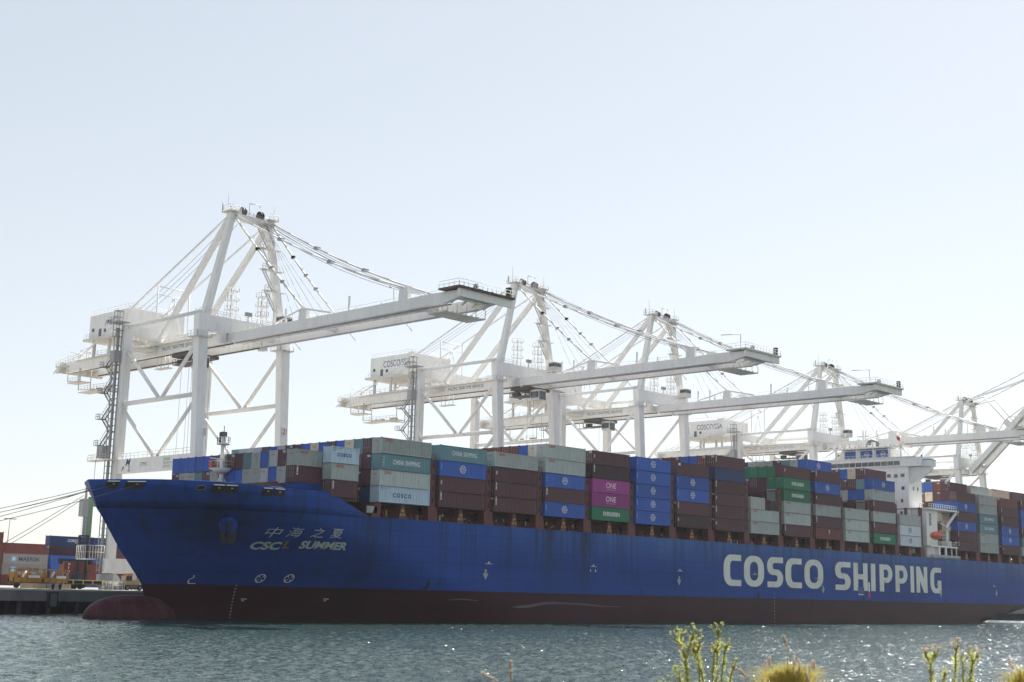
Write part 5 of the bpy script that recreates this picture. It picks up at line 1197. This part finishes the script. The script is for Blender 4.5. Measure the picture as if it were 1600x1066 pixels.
lp = thing('lamp_post', 'thin yard lamp post at the far left skyline', 'lamp', (80.4, 300, QZ)); MB().tube((0, 0, 0), (.6, 0, 23.5), .22, 8, .12).build('pole', DGREY, lp); MB().box(-1.6, 3.0, -.2, .2, 23.4, 23.7).build('lamp_head', DGREY, lp)

# ------------------------------------------------------------------ foreground plants on the bank
def cam_pt(px, py, dist):
    d = fw*2134.8 + r2*(px-800) - u2*(py-533); d.normalize(); k = dist/math.hypot(d.x, d.y); return Vector((-158.623, -183.629, 5.999)) + d*k
STEM = mat('weed_stem', (.20, .20, .07), .8, .3, sc=(3, 3, 3)); 
def leafmat(name, col, tr):
    m = bpy.data.materials.new(name); m.use_nodes = True; N = m.node_tree.nodes; L = m.node_tree.links; b = N['Principled BSDF']; b.inputs['Roughness'].default_value = .6
    oi = N.new('ShaderNodeTexCoord'); n = N.new('ShaderNodeTexNoise'); n.inputs['Scale'].default_value = 14; L.new(oi.outputs['Object'], n.inputs['Vector'])
    mx = N.new('ShaderNodeMix'); mx.data_type = 'RGBA'; mx.inputs['A'].default_value = (*[c*.6 for c in col], 1); mx.inputs['B'].default_value = (*[c*1.35 for c in col], 1); L.new(n.outputs['Fac'], mx.inputs['Factor']); L.new(mx.outputs['Result'], b.inputs['Base Color'])
    t = N.new('ShaderNodeBsdfTranslucent'); L.new(mx.outputs['Result'], t.inputs['Color']); ms = N.new('ShaderNodeMixShader'); ms.inputs[0].default_value = tr
    L.new(b.outputs[0], ms.inputs[1]); L.new(t.outputs[0], ms.inputs[2]); L.new(ms.outputs[0], N['Material Output'].inputs['Surface']); return m
LEAF = leafmat('weed_leaf', (.42, .46, .17), .6); FLOW = leafmat('yellow_flower', (.75, .55, .04), .4); SEED = leafmat('dry_seed_head', (.62, .50, .36), .5)
GRASSM = leafmat('bunch_grass', (.50, .43, .10), .6); PINK = leafmat('grass_plume', (.62, .52, .42), .5)
def leaf(mb, p, d, l, w):
    d = d.normalized(); s = d.cross(Vector((rnd.uniform(-1, 1), rnd.uniform(-1, 1), rnd.uniform(-1, 1)))).normalized()*w
    mb.add([p, p+d*l*.5+s, p+d*l, p+d*l*.5-s], [(0, 1, 2), (0, 2, 3)])
def weed(stems, dist, label, seedy=False):
    base = cam_pt(stems[0][0][0][0], 1066, dist); base.z = 4.1 if base.y < -176.5 else 4.1-(base.y+176.5)*.6
    root = thing('weed', label, 'plant', base); S = MB(); Lf = MB(); F = MB(); Y_ = MB()
    for pts, tuft in stems:
        P3 = [cam_pt(x, y+9, dist+rnd.uniform(-.15, .15)) - base for x, y in pts]
        g = P3[0].copy(); g.z = 0; P3 = [g.lerp(P3[0], .3)]+P3; P3[0].z = 0
        S.path(P3, .006, 5)
        for a, b in zip(P3, P3[1:]):
            n = int((b-a).length/.0034)
            for _ in range(n):
                t = rnd.random(); p = a.lerp(b, t); ax_ = (b-a).normalized(); o = Vector((rnd.uniform(-1, 1), rnd.uniform(-1, 1), rnd.uniform(-.2, .5))).normalized()
                leaf(Lf, p, o*.7+ax_*.75, rnd.uniform(.022, .055), rnd.uniform(.0022, .0052))
        tip = P3[-1]
        for _ in range(tuft):
            o = Vector((rnd.uniform(-1, 1), rnd.uniform(-1, 1), rnd.uniform(.2, 1.3))).normalized(); e = tip+o*rnd.uniform(.02, .075)
            S.tube(tip-Vector((0, 0, .03)), e, .002, 3)
            for _ in range(7): leaf(F if seedy else Lf, e, Vector((rnd.uniform(-1, 1), rnd.uniform(-1, 1), rnd.uniform(-.3, 1))), rnd.uniform(.008, .018), .0035)
        if not seedy:
            for _ in range(4): 
                p = P3[-2].lerp(tip, rnd.random())+Vector((rnd.uniform(-.02, .02), 0, 0))
                for _ in range(8): leaf(Y_, p, Vector((rnd.uniform(-1, 1), rnd.uniform(-1, 1), rnd.uniform(0, 1))), .013, .004)
    S.build('stem', STEM, root, fix=False); Lf.build('foliage', LEAF, root, kind='stuff', fix=False)
    if F.f: F.build('seed_head', SEED, root, kind='stuff', fix=False)
    if Y_.f: Y_.build('flower', FLOW, root, kind='stuff', fix=False)
rnd = random.Random(31)
weed([([(1076, 1070), (1072, 1030), (1066, 1000), (1059, 990)], 9), ([(1076, 1060), (1071, 1025), (1078, 1000), (1083, 984)], 9), ([(1072, 1040), (1066, 1005), (1063, 987)], 8), ([(1094, 1070), (1092, 1030), (1090, 1008), (1092, 1000)], 8), ([(1066, 1070), (1062, 1050), (1057, 1038)], 7), ([(1101, 1070), (1096, 1040), (1088, 1015), (1084, 1005)], 7)], 9.0, 'bushy green weed with small yellow flowers, tallest clump at left of the pair')
weed([([(1118, 1070), (1120, 1030), (1122, 1000), (1124, 980)], 14), ([(1113, 1070), (1114, 1040), (1116, 1010), (1119, 1005)], 8), ([(1126, 1070), (1130, 1030), (1133, 1008), (1135, 1000)], 7), ([(1138, 1070), (1143, 1045), (1147, 1032)], 7)], 9.4, 'tall green weed with a forked tip reaching the waterline of the hull')
weed([([(1461, 1070), (1457, 1045), (1453, 1028), (1446, 1012)], 9), ([(1454, 1030), (1457, 1018), (1461, 1012)], 9)], 10.0, 'dry-topped weed with a Y-shaped head, leftmost of the right group', True)
weed([([(1475, 1070), (1475, 1050), (1477, 1041)], 3)], 10.0, 'short leafless-topped green stalk between two taller weeds', True)
weed([([(1492, 1070), (1493, 1040), (1493, 1015), (1494, 1004)], 12)], 10.2, 'tallest dry-topped weed stalk of the right group', True)
weed([([(1505, 1070), (1505, 1040), (1504, 1020)], 6)], 10.0, 'green weed stalk with a blunt top between two seed heads', True)
weed([([(1513, 1070), (1518, 1040), (1520, 1022), (1515, 1010)], 7), ([(1519, 1030), (1524, 1020), (1527, 1014)], 6)], 10.1, 'rightmost weed of the group with a forked dry head', True)
weed([([(1046, 1072), (1048, 1066), (1050, 1062)], 5), ([(1040, 1072), (1042, 1064)], 4)], 8.8, 'low weed tips at the bottom edge left of the bushy weed')
def tussock(px, py, wpx, hpx, dist, n, label):
    base = cam_pt(px, 1075, dist); bz = base.z; root = thing('bunch_grass', label, 'grass clump', base); mb = MB(); pp = MB()
    sc = dist/2134.8
    for _ in range(n):
        x = rnd.gauss(0, .32)*wpx*sc; lean = x*.75+rnd.gauss(0, .12)*wpx*sc; h = (hpx+14)*sc*rnd.uniform(.35, 1.15)*(1-.35*min(1.2, abs(x/(wpx*sc))))
        y = rnd.uniform(-.12, .12); a = r2*x*.6+fw*y; b = r2*(x*.8+lean*.3)+Vector((0, 0, h*.6)); c = r2*(x+lean)+Vector((0, 0, h)); a.z = -.5 if False else -.15
        wv = r2*rnd.uniform(.0007, .0016)
        mb.add([a-wv, a+wv, b+wv, b-wv, c], [(0, 1, 2, 3), (3, 2, 4)])
    for _ in range(max(3, n//60)):
        x = rnd.uniform(-.6, .6)*wpx*sc; h = (hpx+16)*sc*rnd.uniform(.4, 1.0); c = r2*x+Vector((0, 0, h)); dd = Vector((rnd.uniform(-.5, .5), 0, 1)).normalized()
        for _ in range(60): p = c+dd*rnd.uniform(-.02, .03); leaf(pp, p, dd+Vector((rnd.uniform(-.4, .4), rnd.uniform(-.4, .4), 0)), .02, .0018)
    mb.build('blades', GRASSM, root, kind='stuff', fix=False); pp.build('plume', PINK, root, kind='stuff', fix=False)
    return root
tussock(1232, 1066, 66, 24, 8.4, 900, 'golden green bunch grass clump at the bottom right of centre')
tussock(1600, 1066, 36, 20, 8.6, 330, 'golden grass clump cut by the bottom right corner')
def plume(px, py, dist, ang, l, label):
    p = cam_pt(px, py, dist); g = cam_pt(px+6, 1090, dist); root = thing('grass_plume', label, 'grass plume', g); mb = MB(); s = MB()
    d = (r2*math.sin(ang)+Vector((0, 0, 1))*math.cos(ang)).normalized(); s.path([Vector((0, 0, 0)), p-g-d*l*.5, p-g+d*l*.5], .0022, 4)
    for _ in range(420): q_ = p-g+d*rnd.uniform(-.5, .5)*l; leaf(mb, q_, d*1.5+Vector((rnd.uniform(-1, 1), rnd.uniform(-1, 1), rnd.uniform(-.3, .3))), .016, .0016)
    s.build('stalk', STEM, root, fix=False); mb.build('spikelets', PINK, root, kind='stuff', fix=False)
plume(1227, 1003, 8.4, -.3, .06, 'lone pinkish grass plume standing high above the bunch grass')
plume(1161, 1053, 8.2, -.7, .05, 'pale plume leaning left beside the tall weed')
plume(798, 1041, 8.2, 0, .045, 'upright pale plume at the bottom centre')
plume(798, 1056, 8.2, .1, .04, 'second plume low beneath the upright one at bottom centre')
plume(760, 1056, 8.2, -1.0, .05, 'bent pale plume left of the upright ones at the bottom edge')
plume(772, 1062, 8.2, -1.1, .05, 'lowest bent plume at the bottom edge left of centre')
plume(1262, 1060, 8.0, -.4, .06, 'pink plume inside the right half of the bunch grass')

# ------------------------------------------------------------------ thin marine haze over the whole harbour
hz = MB().box(-400, 700, -260, 620, -2.2, 100).build('haze', None, kind='stuff')
hm = bpy.data.materials.new('haze_air'); hm.use_nodes = True; hn = hm.node_tree; hn.nodes.clear()
hv = hn.nodes.new('ShaderNodeVolumePrincipled'); hv.inputs['Density'].default_value = .00005; hv.inputs['Color'].default_value = (.93, .96, 1, 1); hv.inputs['Anisotropy'].default_value = .3
ho = hn.nodes.new('ShaderNodeOutputMaterial'); hn.links.new(hv.outputs[0], ho.inputs['Volume'])
hz.data.materials[0] = hm; hz.material_slots[0].link = 'DATA'; hz.data.materials[0] = hm
SC.cycles.volume_step_rate = 4
